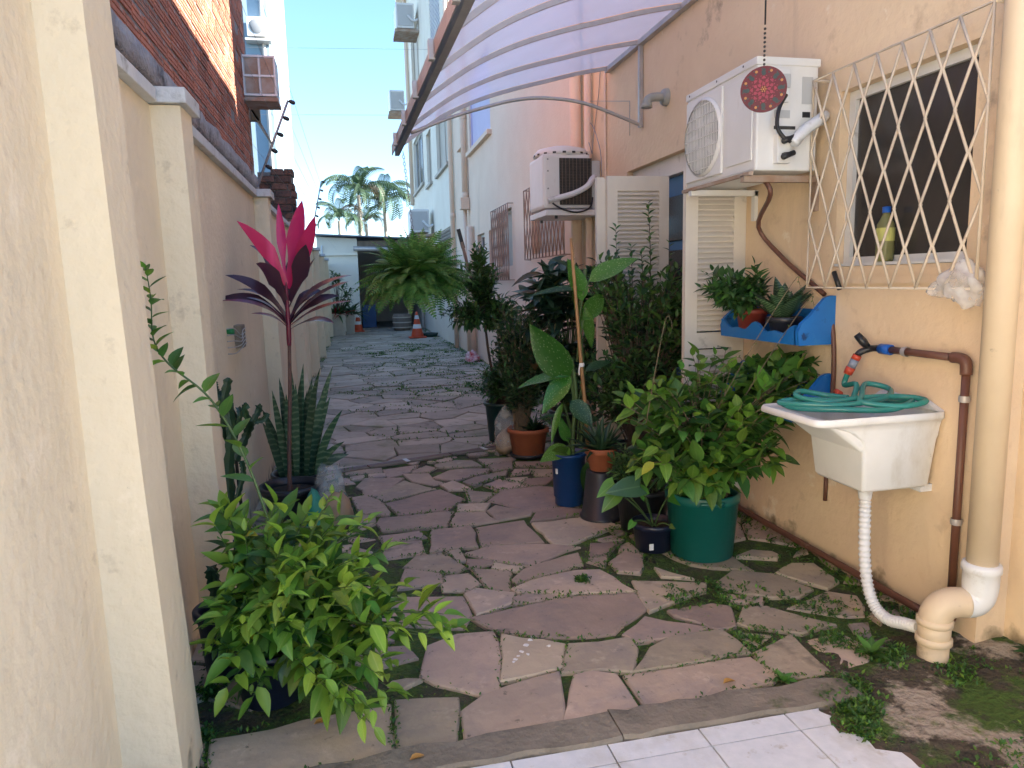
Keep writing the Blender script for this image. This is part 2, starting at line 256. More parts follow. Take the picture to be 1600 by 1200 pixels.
# ------------------------------------------------------------------ object helpers
WL = {}                                         # world position of every object used as a parent
def tag(o, label=None, cat=None, group=None, kind=None):
    if label: o['label'] = label
    if cat: o['category'] = cat
    if group: o['group'] = group
    if kind: o['kind'] = kind
    return o
def thing(name, label, cat, loc=(0, 0, 0), group=None):
    o = bpy.data.objects.new(name, None); o.empty_display_size = .05; col.objects.link(o); o.location = loc
    WL[o.name] = Vector(loc); return tag(o, label, cat, group)
def link(name, me, parent=None, mat=None):
    o = bpy.data.objects.new(name, me); col.objects.link(o)
    if mat and not me.materials: me.materials.append(MATS[mat])
    if parent: o.parent = parent; WL[o.name] = WL.get(parent.name, Vector())
    else: WL[o.name] = Vector()
    return o
class MB:
    """collects shapes in world metres; build() makes ONE mesh object"""
    def __init__(s): s.v = []; s.f = []; s.m = []; s.sm = []
    def add(s, vs, fs, mi=0, smooth=False):
        n = len(s.v); s.v += [Vector(p) for p in vs]
        for f in fs: s.f.append([n+i for i in f]); s.m.append(mi); s.sm.append(smooth)
        return s
    def box(s, x0, x1, y0, y1, z0, z1, mi=0):
        vs = [(x, y, z) for x in (x0, x1) for y in (y0, y1) for z in (z0, z1)]
        return s.add(vs, [(0, 1, 3, 2), (4, 6, 7, 5), (0, 4, 5, 1), (2, 3, 7, 6), (0, 2, 6, 4), (1, 5, 7, 3)], mi)
    def bar(s, a, b, w, h, up=(0, 0, 1), mi=0):
        a = Vector(a); b = Vector(b); d = (b-a).normalized(); u = Vector(up); sd = d.cross(u)
        if sd.length < 1e-4: u = Vector((1, 0, 0)); sd = d.cross(u)
        sd.normalize(); u = sd.cross(d)
        vs = [p + sd*i*w/2 + u*j*h/2 for p in (a, b) for i, j in ((-1, -1), (1, -1), (1, 1), (-1, 1))]
        return s.add(vs, [(0, 3, 2, 1), (4, 5, 6, 7), (0, 1, 5, 4), (1, 2, 6, 5), (2, 3, 7, 6), (3, 0, 4, 7)], mi)
    def tube(s, pts, r, n=8, mi=0, cap=True, rfun=None):
        pts = [Vector(p) for p in pts]; k = len(pts); vs = []; fs = []
        prev = None
        for i, p in enumerate(pts):
            d = (pts[min(i+1, k-1)] - pts[max(i-1, 0)]).normalized()
            if prev is None:
                u = Vector((0, 0, 1)) if abs(d.z) < .9 else Vector((1, 0, 0)); a = d.cross(u).normalized()
            else:
                a = prev - d*prev.dot(d); a = a.normalized() if a.length > 1e-6 else d.orthogonal().normalized()
            prev = a; b2 = d.cross(a)
            rr = r[i] if isinstance(r, (list, tuple)) else r
            for j in range(n):
                t = 2*math.pi*j/n; vs.append(p + a*math.cos(t)*rr + b2*math.sin(t)*rr)
        for i in range(k-1):
            for j in range(n):
                fs.append((i*n+j, i*n+(j+1) % n, (i+1)*n+(j+1) % n, (i+1)*n+j))
        s.add(vs, fs, mi, True)
        if cap:
            q = len(s.v)-len(vs)
            s.f.append([q+j for j in range(n)][::-1]); s.m.append(mi); s.sm.append(False)
            s.f.append([q+(k-1)*n+j for j in range(n)]); s.m.append(mi); s.sm.append(False)
        return s
    def lathe(s, prof, c, n=28, mi=0, axis='Z', smooth=True):
        vs = []; fs = []; c = Vector(c); k = len(prof)
        for (r, h) in prof:
            for j in range(n):
                t = 2*math.pi*j/n; a, b2 = r*math.cos(t), r*math.sin(t)
                vs.append(c + (Vector((a, b2, h)) if axis == 'Z' else Vector((h, a, b2)) if axis == 'X' else Vector((a, h, b2))))
        for i in range(k-1):
            for j in range(n): fs.append((i*n+j, i*n+(j+1) % n, (i+1)*n+(j+1) % n, (i+1)*n+j))
        return s.add(vs, fs, mi, smooth)
    def prism(s, poly, z0, z1, mi=0):
        n = len(poly); vs = [(p[0], p[1], z) for z in (z0, z1) for p in poly]
        return s.add(vs, [tuple(range(n))[::-1], tuple(range(n, 2*n))] + [(i, (i+1) % n, n+(i+1) % n, n+i) for i in range(n)], mi)
    def blade(s, pts, wid, up=(0, 0, 1), fold=.25, mi=0):
        pts = [Vector(p) for p in pts]; k = len(pts); vs = []; fs = []
        for i, p in enumerate(pts):
            d = (pts[min(i+1, k-1)]-pts[max(i-1, 0)]).normalized(); sd = d.cross(Vector(up))
            if sd.length < .05: sd = d.orthogonal()
            sd.normalize(); nn = sd.cross(d)
            w = wid[i]/2
            vs += [p - sd*w + nn*w*fold, p, p + sd*w + nn*w*fold]
        for i in range(k-1):
            fs += [(3*i, 3*i+1, 3*i+4, 3*i+3), (3*i+1, 3*i+2, 3*i+5, 3*i+4)]
        return s.add(vs, fs, mi, True)
    def build(s, name, mats, parent=None, bevel=0, smooth=None):
        off = WL.get(parent.name, Vector()) if parent else Vector()
        me = bpy.data.meshes.new(name); me.from_pydata([tuple(p-off) for p in s.v], [], s.f)
        for mn in (mats if isinstance(mats, (list, tuple)) else [mats]): me.materials.append(MATS[mn])
        me.polygons.foreach_set('material_index', s.m); me.polygons.foreach_set('use_smooth', s.sm if smooth is None else [smooth]*len(s.f))
        me.update()
        bm = bmesh.new(); bm.from_mesh(me)
        if bevel:
            bmesh.ops.bevel(bm, geom=bm.edges[:], offset=bevel, segments=2, affect='EDGES', profile=.6)
        bmesh.ops.recalc_face_normals(bm, faces=bm.faces[:]) if not getattr(s, 'keep', False) else None
        bm.to_mesh(me); bm.free()
        return link(name, me, parent)
def single(name, mb, mats, label, cat, group=None, **k): return tag(mb.build(name, mats, None, **k), label, cat, group)
def struct(name, mb, mats, **k): return tag(mb.build(name, mats, None, **k), kind='structure')
def bez(a, b, c, n=8):
    a, b, c = Vector(a), Vector(b), Vector(c)
    return [a*(1-t)**2 + b*2*t*(1-t) + c*t*t for t in [i/n for i in range(n+1)]]
def smooth_path(P, n=6):
    P = [Vector(p) for p in P]; out = []
    for i in range(len(P)-1):
        p0, p1, p2, p3 = P[max(i-1, 0)], P[i], P[i+1], P[min(i+2, len(P)-1)]
        for j in range(n):
            t = j/n; out.append(.5*((2*p1)+(p2-p0)*t+(2*p0-5*p1+4*p2-p3)*t*t+(3*p1-p0-3*p2+p3)*t**3))
    out.append(P[-1]); return out

# outlines of the near paving stones, metres
TR=[[(-0.12,5.457),(0.143,5.447),(0.145,5.301),(-0.119,5.32)],[(0.157,5.425),(0.428,5.466),(0.363,5.276),(0.185,5.156)],[(0.378,5.298),(0.494,5.404),(0.556,5.326),(0.488,5.219),(0.366,5.236)],[(0.559,5.412),(0.738,5.504),(0.862,5.446),(0.902,5.255),(0.651,5.295),(0.558,5.342)],[(0.917,5.465),(1.027,5.454),(1.209,5.457),(1.146,5.311),(0.934,5.273)],[(0.946,5.258),(1.157,5.326),(1.113,5.13),(0.972,5.098)],[(1.174,5.302),(1.483,5.232),(1.453,5.078),(1.149,5.164)],[(1.133,5.124),(1.239,5.09),(1.192,4.984),(1.065,4.945)],[(1.247,5.065),(1.438,5.026),(1.391,4.842),(1.232,4.892)],[(0.51,5.043),(0.641,5.214),(0.825,5.222),(0.944,5.173),(0.904,5.076),(0.655,4.922)],[(0.31,5.211),(0.485,5.182),(0.505,4.994),(0.585,4.894),(0.491,4.875),(0.361,5.014)],[(0.043,5.323),(0.165,5.3),(0.167,5.203),(0.047,5.215)],[(-0.085,5.257),(0.029,5.289),(0.007,5.176),(-0.065,5.173)],[(-0.041,4.97),(0.027,5.17),(0.288,5.097),(0.114,4.705),(0.006,4.721),(0.002,4.887)],[(0.085,4.629),(0.13,4.779),(0.289,5.012),(0.485,4.76),(0.126,4.559)],[(0.133,4.517),(0.514,4.741),(0.645,4.47),(0.516,4.273),(0.219,4.262)],[(0.532,4.838),(0.626,4.906),(0.735,4.682),(0.574,4.709)],[(0.698,4.859),(0.794,4.953),(1.069,5.061),(1.023,4.943),(0.752,4.746)],[(0.828,4.756),(0.955,4.877),(1.112,4.658),(0.897,4.596)],[(1.002,4.898),(1.166,4.877),(1.097,4.734),(0.986,4.803)],[(1.151,4.815),(1.362,4.815),(1.252,4.661),(1.14,4.639),(1.092,4.711)],[(0.683,4.676),(0.875,4.549),(0.739,4.38),(0.676,4.4)],[(0.792,4.405),(0.908,4.583),(1.185,4.611),(1.324,4.522),(1.226,4.153),(1.021,4.12)],[(0.588,4.355),(0.779,4.336),(0.731,4.208),(0.568,4.22)],[(0.745,4.203),(0.815,4.278),(1.006,4.106),(0.978,4.042),(0.776,3.997)],[(0.955,3.927),(1.029,4.062),(1.21,4.119),(1.335,4.025),(1.307,3.943)],[(0.964,3.874),(1.286,3.879),(1.416,3.707),(1.05,3.499),(0.987,3.545)],[(0.632,3.906),(0.913,3.963),(0.939,3.596),(0.606,3.608)],[(0.49,3.998),(0.563,4.203),(0.726,4.179),(0.763,3.991),(0.516,3.951)],[(0.071,4.139),(0.101,4.233),(0.53,4.212),(0.463,3.957),(0.098,4.01)],[(0.33,3.612),(0.38,3.933),(0.603,3.925),(0.581,3.607)],[(0.074,3.945),(0.304,3.956),(0.335,3.853),(0.14,3.821),(0.09,3.835)],[(0.103,3.788),(0.291,3.815),(0.307,3.592),(0.094,3.587)],[(0.175,3.452),(0.25,3.581),(0.385,3.582),(0.472,3.355),(0.414,3.301),(0.302,3.345)],[(0.41,3.588),(0.484,3.594),(0.485,3.442),(0.46,3.432)],[(0.5,3.536),(0.657,3.613),(0.918,3.557),(1.089,3.46),(0.799,3.286),(0.627,3.409)],[(0.505,3.444),(0.616,3.4),(0.616,3.375),(0.521,3.341),(0.494,3.349)],[(0.621,3.378),(0.748,3.288),(0.712,3.233),(0.602,3.306)],[(0.668,3.139),(0.742,3.243),(1.055,3.368),(1.048,3.227),(0.681,3.099)],[(0.5,3.33),(0.681,3.241),(0.625,3.025),(0.548,3.047)],[(0.357,3.283),(0.475,3.284),(0.509,3.141),(0.46,3.082),(0.335,3.106)],[(0.654,3.038),(0.745,3.107),(0.992,3.171),(1.114,3.141),(1.168,2.873),(0.871,2.926),(0.665,2.994)],[(0.423,3.041),(0.486,3.085),(0.635,2.992),(0.614,2.901),(0.451,2.837)],[(0.64,2.961),(0.71,2.965),(0.863,2.913),(0.857,2.895),(0.628,2.888)],[(0.189,3.4),(0.35,3.296),(0.337,3.19),(0.149,3.2)],[(1.237,3.544),(1.324,3.578),(1.371,3.505),(1.258,3.515)],[(1.109,3.321),(1.19,3.5),(1.358,3.485),(1.194,3.309)],[(1.098,3.261),(1.181,3.3),(1.196,3.283),(1.15,3.174),(1.112,3.245)],[(1.179,3.213),(1.293,3.307),(1.379,3.269),(1.275,3.045),(1.182,3.094)],[(1.312,3.408),(1.369,3.448),(1.376,3.336),(1.338,3.294),(1.293,3.333)],[(-0.066,4.709),(0.006,4.73),(0.11,4.593),(0.162,4.342),(0.148,4.291),(-0.034,4.364)],[(-0.034,4.338),(0.065,4.298),(0.055,4.144),(-0.036,4.072)],[(0.417,2.808),(0.848,2.879),(1.16,2.854),(1.153,2.704),(0.952,2.53),(0.784,2.543),(0.519,2.655)],[(1.208,2.973),(1.516,2.869),(1.485,2.795),(1.171,2.684),(1.169,2.774)],[(1.574,2.853),(1.715,2.954),(1.886,2.852),(1.941,2.683),(1.846,2.631),(1.726,2.649),(1.57,2.804)],[(1.896,2.867),(2.035,2.957),(2.117,2.933),(2.112,2.718),(2.026,2.676)],[(1.75,2.553),(1.997,2.636),(2.091,2.563),(2.001,2.413),(1.922,2.421)],[(0.988,2.507),(1.127,2.612),(1.325,2.478),(1.274,2.454),(1.003,2.438)],[(1.25,2.648),(1.444,2.652),(1.497,2.609),(1.428,2.45),(1.359,2.444),(1.245,2.594)],[(1.47,2.478),(1.551,2.594),(1.646,2.567),(1.815,2.37),(1.654,2.35),(1.484,2.435)],[(1.419,2.402),(1.535,2.358),(1.465,2.317),(1.408,2.286)],[(0.918,2.245),(1.037,2.375),(1.141,2.441),(1.375,2.427),(1.391,2.268),(1.159,2.253)],[(0.674,2.31),(0.754,2.486),(0.991,2.47),(0.994,2.387),(0.903,2.249),(0.815,2.287)],[(0.878,2.216),(1.37,2.223),(1.383,2.081),(1.352,2.06),(0.874,2.024)],[(1.406,2.252),(1.6,2.328),(1.593,2.085),(1.528,2.062),(1.378,2.082)],[(1.658,2.281),(1.802,2.298),(1.836,2.159),(1.768,2.09),(1.662,2.081)],[(0.591,2.009),(0.709,2.271),(0.769,2.285),(0.844,2.245),(0.837,2.034)],[(0.281,2.164),(0.358,2.231),(0.653,2.306),(0.579,2.004),(0.267,2.009)],[(0.081,2.286),(0.274,2.253),(0.231,1.982),(0.062,1.991)],[(0.169,2.415),(0.217,2.62),(0.342,2.683),(0.483,2.658),(0.452,2.401),(0.414,2.253),(0.37,2.241),(0.21,2.355)],[(0.513,2.624),(0.732,2.492),(0.675,2.341),(0.446,2.307)],[(0.054,3.115),(0.413,3.031),(0.427,2.847),(0.363,2.742),(0.044,2.856)],[(1.378,3.088),(1.49,2.922),(1.359,2.994)],[(1.538,2.733),(1.675,2.648),(1.641,2.604),(1.551,2.667)],[(1.889,2.35),(1.97,2.341),(1.895,2.248),(1.865,2.293)],[(-0.507,2.211),(0.046,2.278),(0.04,1.99),(-0.471,2.009)]]

# ================================================================== THE SETTING
random.seed(4)
XW, XL = 2.22, -0.685
g = MB(); g.add([(-300, -300, -.06), (300, -300, -.06), (300, 300, -.06), (-300, 300, -.06)], [(0, 1, 2, 3)]); struct('ground', g, 'far_ground')
g = MB()
nx, ny = 20, 150
vs = [(-.80+3.25*i/nx, 2.0+22*j/ny, -.013+.004*noise.noise(Vector((i*.9, j*.9, 0)))) for j in range(ny+1) for i in range(nx+1)]
g.add(vs, [(j*(nx+1)+i, j*(nx+1)+i+1, (j+1)*(nx+1)+i+1, (j+1)*(nx+1)+i) for j in range(ny) for i in range(nx)], 0, True)
paving = struct('paving', g, 'joint')

def area_c(P):
    a = sum(P[i][0]*P[(i+1) % len(P)][1]-P[(i+1) % len(P)][0]*P[i][1] for i in range(len(P)))/2
    return a, (sum(p[0] for p in P)/len(P), sum(p[1] for p in P)/len(P))
def inside(p, P):
    c = False; j = len(P)-1
    for i in range(len(P)):
        if (P[i][1] > p[1]) != (P[j][1] > p[1]) and p[0] < (P[j][0]-P[i][0])*(p[1]-P[i][1])/(P[j][1]-P[i][1])+P[i][0]: c = not c
        j = i
    return c
def densify(P, step=.05):
    out = []
    for i in range(len(P)):
        a, b2 = P[i], P[(i+1) % len(P)]; n = max(1, int(math.dist(a, b2)/step))
        out += [(a[0]+(b2[0]-a[0])*k/n, a[1]+(b2[1]-a[1])*k/n) for k in range(n)]
    return out
def clip(P, nxy, d):
    out = []
    for i in range(len(P)):
        a, b2 = P[i], P[(i+1) % len(P)]; da = a[0]*nxy[0]+a[1]*nxy[1]-d; db = b2[0]*nxy[0]+b2[1]*nxy[1]-d
        if da <= 0: out.append(a)
        if da*db < 0: t = da/(da-db); out.append((a[0]+(b2[0]-a[0])*t, a[1]+(b2[1]-a[1])*t))
    return out
def voronoi(seeds, dom, gap, reach=1.6):
    cells = []
    for i, s in enumerate(seeds):
        P = list(dom)
        for j, q in enumerate(seeds):
            if i == j: continue
            dx, dy = q[0]-s[0], q[1]-s[1]; l = math.hypot(dx, dy)
            if l > reach or l < 1e-6: continue
            n = (dx/l, dy/l); P = clip(P, n, (s[0]+q[0])/2*n[0]+(s[1]+q[1])/2*n[1]-gap)
            if len(P) < 3: break
        if len(P) >= 3: cells.append(P)
    return cells
def grow(P, d):
    if area_c(P)[0] < 0: P = P[::-1]
    n = len(P); out = []
    for i in range(n):
        a, b2, c = Vector(P[i-1]), Vector(P[i]), Vector(P[(i+1) % n]); e1 = (b2-a).normalized(); e2 = (c-b2).normalized()
        n1 = Vector((e1.y, -e1.x)); n2 = Vector((e2.y, -e2.x)); m_ = n1+n2; k = d*2/max(.5, m_.length_squared)*1.0
        q = b2+m_*min(k, d*1.6); out.append((q.x, q.y))
    return out
def stone_mb(P, rnd, far=False):
    a, c = area_c(P)
    if a < 0: P = P[::-1]
    D = densify(P, .16 if far else .085)
    D = [(p[0]+rnd.uniform(-1, 1)*.009, p[1]+rnd.uniform(-1, 1)*.009) for p in D]
    n = len(D); zt = rnd.uniform(-.006, .006); tx, ty = rnd.uniform(-.014, .014), rnd.uniform(-.014, .014)
    def zz(p): return zt+(p[0]-c[0])*tx+(p[1]-c[1])*ty
    top = []
    for p in D:
        l = math.dist(p, c); k = max(0, 1-.007/l) if l > 0 else 1
        top.append((c[0]+(p[0]-c[0])*k, c[1]+(p[1]-c[1])*k))
    vs = [(p[0], p[1], -.045) for p in D]+[(p[0], p[1], zz(p)-.006) for p in D]+[(p[0], p[1], zz(p)) for p in top]
    fs = [tuple(range(2*n, 3*n))]
    for i in range(n):
        j = (i+1) % n; fs += [(i, j, n+j, n+i), (n+i, n+j, 2*n+j, 2*n+i)]
    m = MB(); m.add(vs, fs); return m
DR = lambda x: 5.49+.303*x                       # line of the drain across the passage
rnd = random.Random(11)
stones = [grow(P, .009) for P in TR if abs(area_c(P)[0]) > .0006]
edge_pts = []                                    # joints, for the weeds that grow in them
for P in stones: edge_pts += densify(P, .03)
fill = []; dom = [(-.70, 2.03), (2.25, 2.03), (2.25, DR(2.25)-.06), (-.70, DR(-.7)-.06)]
for sp, amin in ((.30, .006), (.19, .003), (.12, .0012)):      # stones where pots and leaves hide the paving, then chips in the gaps
    T0 = stones+fill; nj, ni = int(4.2/(sp*.9)), int(3.1/sp)
    seeds = [(-.68+sp*(i+.5*(j % 2))+rnd.uniform(-.27, .27)*sp, 2.08+sp*.9*j+rnd.uniform(-.27, .27)*sp) for j in range(nj) for i in range(ni)]
    box = [(min(p[0] for p in T), max(p[0] for p in T), min(p[1] for p in T), max(p[1] for p in T)) for T in T0]
    seeds = [s for s in seeds if not any(inside(s, P) for P in T0)]
    for P in voronoi(seeds, dom, .007, sp*4):
        c = area_c(P)[1]
        near = [T for T, q in zip(T0, box) if q[0]-.4 < c[0] < q[1]+.4 and q[2]-.4 < c[1] < q[3]+.4]
        for k in (1, .88, .76, .64, .54, .45):
            Q = [(c[0]+(p[0]-c[0])*k, c[1]+(p[1]-c[1])*k) for p in P]; D = densify(Q, .04)
            if not any(inside(p, T) for p in D for T in near) and not any(inside(p, Q) for T in near for p in densify(T, .05)):
                if abs(area_c(Q)[0]) > amin and not (c[0] > 1.7 and c[1] < 2.35): fill.append(Q)
                break
for P in fill: edge_pts += densify(P, .03)
seeds = []; y = 5.5
while y < 23.6:
    st = .28+.010*(y-5); x = -.66+rnd.uniform(0, st)
    while x < 2.2:
        seeds.append((x+rnd.uniform(-.1, .1), y+rnd.uniform(-.09, .09)))
        x += st*rnd.uniform(1.0, 2.0)
    y += st*.88
dom = [(-.70, DR(-.7)+.07), (2.22, DR(2.22)+.07), (2.22, 23.9), (-.70, 23.9)]
far = sorted(voronoi(seeds, dom, .006, 2.2), key=lambda P: area_c(P)[1][1])
far_edge = []
for P in far: far_edge += densify(P, .06)
near_n = 300-len(stones)-len(fill)
for i, P in enumerate(stones+fill+far[:near_n]):
    o = stone_mb(P, rnd, i >= len(stones)+len(fill)).build('paving_stone', 'stone' if i < len(stones)+len(fill) else 'stone_far', paving)
rest = MB()
for P in far[near_n:]:
    m = stone_mb(P, rnd, True); rest.add(m.v, m.f)
tag(rest.build('distant_paving_stones', 'stone_far', paving), kind='stuff')

# drain channel: slotted grey strips laid end to end
dr = thing('floor_drain', 'narrow slotted drain grating crossing the stone paving', 'drain', (.75, DR(.75), 0))
dvec = Vector((1, .303, 0)).normalized(); dn = Vector((-dvec.y, dvec.x, 0))
xs = [-.66, .05, .72, 1.38, 2.1]
for i in range(4):
    a = Vector((xs[i]+.006, DR(xs[i]+.006), .001)); b2 = Vector((xs[i+1]-.006, DR(xs[i+1]-.006), .001))
    for k in (-.042, -.014, .014, .042): MB().bar(a+dn*k, b2+dn*k, .017, .014).build('grating_bar', 'pvc_brown' if k > 0 else 'wood_old', dr)
    t = a+(b2-a)*.45; MB().bar(t-dn*.05, t+dn*.05, .035, .02).build('grating_clip', 'alu', dr)

# concrete edging in front of the stones, with a cracked joint
def strip(x0, x1, seed):
    r = random.Random(seed); m = MB(); n = 14; A = []; B2 = []
    for i in range(n+1):
        x = x0+(x1-x0)*i/n; A.append((x, 1.885+r.uniform(-.006, .008))); B2.append((x, 2.012+.02*math.sin((x-.2)*2)+r.uniform(-.012, .012)))
    P = A+B2[::-1]; k = len(P); cc = [(p[0], p[1]+(.008 if i <= n else -.008)) for i, p in enumerate(P)]
    vs = [(p[0], p[1], -.05) for p in P]+[(p[0], p[1], .004) for p in P]+[(p[0], p[1], .012+.003*r.random()) for p in cc]
    fs = [(2*k+i, 2*k+i+1, 3*k-2-i, 3*k-1-i) for i in range(n)]
    for i in range(k): j = (i+1) % k; fs += [(i, j, k+j, k+i), (k+i, k+j, 2*k+j, 2*k+i)]
    m.add(vs, fs); return m
edging = struct('edging', strip(-.66, .735, 1), 'concrete'); strip(.74, 1.585, 2).build('edging_block', 'concrete', edging)

# white floor tiles of the patio, broken away towards the corner
g = MB(); g.add([(-.7, .296, -.010), (1.62, .296, -.010), (1.62, 1.883, -.010), (-.7, 1.883, -.010)], [(0, 1, 2, 3)]); patio = struct('patio_floor', g, 'grout')
MB().add([(-.7, -9, -.006), (9, -9, -.006), (9, .294, -.006), (-.7, .294, -.006)], [(0, 1, 2, 3)]).build('open_patio', 'coping', patio)  # unseen pale floor behind the camera, added to bounce sunlight forward
gap = .0026
brk = [(1.62, 1.20), (1.55, 1.45), (1.51, 1.56), (1.50, 1.63), (1.44, 1.66), (1.46, 1.72), (1.40, 1.745), (1.385, 1.80), (1.42, 1.835), (1.40, 1.883)]
def brkx(y):
    for i in range(len(brk)-1):
        if brk[i][1] <= y <= brk[i+1][1]: t = (y-brk[i][1])/(brk[i+1][1]-brk[i][1]); return brk[i][0]+(brk[i+1][0]-brk[i][0])*t
    return 1.62
YT = [1.883, 1.795, 1.495, 1.195, .895, .595, .295]; XT = [.081+.3007*i for i in range(-2, 6)]
for j in range(len(YT)-1):
    for i in range(len(XT)-1):
        x0, x1, y0, y1 = XT[i]+gap, XT[i+1]-gap, YT[j+1]+gap, YT[j]-gap
        P = [(x0, y0), (x1, y0), (x1, y1), (x0, y1)]
        if x1 > 1.38:
            n = 9; E2 = [(min(x1, brkx(y0+(y1-y0)*k/n)+(random.uniform(-.008, .008) if x1 > brkx(y0+(y1-y0)*k/n) else 0)), y0+(y1-y0)*k/n) for k in range(n+1)]
            if max(e[0] for e in E2) < x0+.03: continue
            P = [(x0, y0)]+[(max(x0+.002, e[0]), e[1]) for e in E2]+[(x0, y1)]
        z = random.uniform(-.0008, .0008); MB().prism(P, -.009, .002+z).build('floor_tile', 'tile', patio)

# bare mossy corner
g = MB(); nx, ny = 44, 60
vs = []
for j in range(ny+1):
    for i in range(nx+1):
        x = 1.30+1.06*i/nx; y = .9+1.42*j/ny
        e = min(1, max(0, (x-brkx(min(y, 1.88))+.03)/.10)) if y < 1.89 else min(1, max(0, (x-1.52)/.12))*max(0, min(1, (2.32-y-.0)/.15))
        h = .5*noise.noise(Vector((x*5, y*5, 0)))+.3*noise.noise(Vector((x*13, y*13, 3)))+.15*noise.noise(Vector((x*40, y*40, 5)))
        vs.append((x, y, -.03+e*(.030+.022*h)+.05*max(0, (x-2.0))*e))
g.add(vs, [(j*(nx+1)+i, j*(nx+1)+i+1, (j+1)*(nx+1)+i+1, (j+1)*(nx+1)+i) for j in range(ny) for i in range(nx)], 0, True)
struct('bare_earth', g, 'dirt')

# ------------------------------------------------------------------ boundary wall on the left
bw = thing('boundary_wall', 'long cream plastered boundary wall with pilasters and white coping on the left', 'wall', (-.8, 2, 0))
def slab(m, xb, xt, y0, y1, z0, z1, xback=-.93, n=24):
    """wall face that leans a little towards its foot"""
    ny2 = max(1, int((y1-y0)/.25)); vs = []; r = random.Random(int(y0*100))
    for k in range(n+1):
        t = k/n; z = z0+(z1-z0)*t; x = xt+(xb-xt)*(1-t)**1.6
        for j in range(ny2+1): vs.append((x+.004*noise.noise(Vector((0, (y0+(y1-y0)*j/ny2)*2.2, z*2.2))), y0+(y1-y0)*j/ny2, z))
    w = ny2+1; fs = [(k*w+j, k*w+j+1, (k+1)*w+j+1, (k+1)*w+j) for k in range(n) for j in range(ny2)]
    m.add(vs, fs, 0, True)
    for j in (0, ny2):
        side = [vs[k*w+j] for k in range(n+1)]; q = [(xback, p[1], p[2]) for p in side]
        m.add(side+q, [(k, k+1, n+2+k, n+1+k) for k in range(n)])
    m.add([vs[n*w], vs[n*w+ny2], (xback, y1, z1), (xback, y0, z1)], [(0, 1, 2, 3)])
    m.add([(xback, y0, z0), (xback, y1, z0), (xback, y1, z1), (xback, y0, z1)], [(0, 1, 2, 3)])
m = MB(); slab(m, XL+.015, XL, 2.05, 22.45, -.05, 2.073); m.build('wall_panel', 'cream', bw)
m = MB(); slab(m, XL+.015, XL, -3, 2.05, -.05, 2.55); m.build('wall_panel', 'cream', bw)
PIL = [-1.2, 1.95, 2.95, 5.80, 8.65, 11.5, 14.35, 17.2, 20.05]
for y in PIL:
    m = MB(); f = .062 if y < 2.5 else .03
    tp = 2.55 if y < 2.5 else 2.073
    slab(m, XL+.105+f, XL+.105, y, y+.20+(.02 if y < 2.5 else -.02), -.05, tp, XL-.01); m.build('pilaster', 'cream', bw)
    MB().box(-.94, XL+.13, y-.03, y+.23, tp+.003, tp+.059).build('coping_cap', 'coping', bw, bevel=.004)
for a, b2 in zip(PIL[:-1], PIL[1:]):
    y = a+.235; tp = 2.55 if b2 < 2.5 else 2.073
    while y < b2-.04:
        e = min(y+.98, b2-.035)
        if e-y > .03: MB().box(-.94, XL+.035, y, e-.004, tp+.002, tp+.049).build('coping_slab', 'coping', bw, bevel=.004)
        y = e
# wire holder with coiled wire on the wall
wh = thing('wire_holder', 'small weathered block with looped wires fixed to the cream wall behind the pink plant', 'holder', tuple(aX(372, 525, XL+.03)))
p = aX(374, 526, XL+.02); MB().box(XL-.002, XL+.045, p.y-.07, p.y+.07, p.z-.065, p.z+.07).build('block', 'wood_old', wh, bevel=.004)
for k in range(5):
    z = p.z-.04+.022*k; pts = smooth_path([(XL+.05, p.y+.05, z), (XL+.055, p.y-.08, z-.004), (XL+.06, p.y-.2, z-.01-.004*k), (XL+.045, p.y-.32, z-.03+.012*k), (XL+.01, p.y-.36, z-.03+.012*k)], 5)
    MB().tube(pts, .0028, 5).build('wire', 'alu', wh)
MB().tube([(XL, p.y-.3, p.z+.05), (XL+.04, p.y-.3, p.z+.05)], .018, 6).build('insulator', 'green_fit', wh)

# ------------------------------------------------------------------ unplastered brick house behind the wall
bh = thing('brick_house', 'unplastered red brick house rising behind the cream boundary wall', 'building', (-1.2, 5, 0))
XB = -1.0
g = MB(); g.box(-7, XB-.007, 1.0, 8.82, 2.482, 5.3); g.box(-7, -1.28, 1.0, 8.80, 0, 2.48); g.build('wall', 'mortar', bh)
m = MB(); r = random.Random(5); n = 60; A = []
ys = [1.0+7.85*i/n for i in range(n+1)]
vs = []
for y in ys:
    j = lambda s: .02*noise.noise(Vector((y*3, s, 0)))
    vs += [(-1.3, y, 2.48), (XB-.03+j(1), y, 2.475+j(2)), (XB+.03+j(3), y, 2.50+j(4)), (XB+.035+j(5), y, 2.63+j(6)*1.6), (XB-.02, y, 2.67+j(7)*1.6)]
m.add(vs, [(5*i+k, 5*i+k+1, 5*i+5+k+1, 5*i+5+k) for i in range(n) for k in range(4)], 0, True)
m.add([vs[5*n+k] for k in range(5)], [(0, 1, 2, 3, 4)]); m.build('concrete_beam', 'beam', bh)
def brick_mesh(name, L, h, mat):
    prof = [(-.03, 0), (0, 0), (0, .2), (-.005, .24), (-.005, .30), (0, .34), (0, .62), (-.005, .66), (-.005, .72), (0, .76), (0, 1), (-.03, 1)]
    me = bpy.data.meshes.new(name); n = len(prof)
    vs = [(x, y, z*h) for y in (0, L) for x, z in prof]
    me.from_pydata(vs, [], [(i, i+1, n+i+1, n+i) for i in range(n-1)]+[tuple(range(n))[::-1], tuple(range(n, 2*n))])
    me.materials.append(MATS[mat]); return me
LB, HB = .225, .080
bm_full = brick_mesh('brick', LB, HB, 'brick')
cand = []
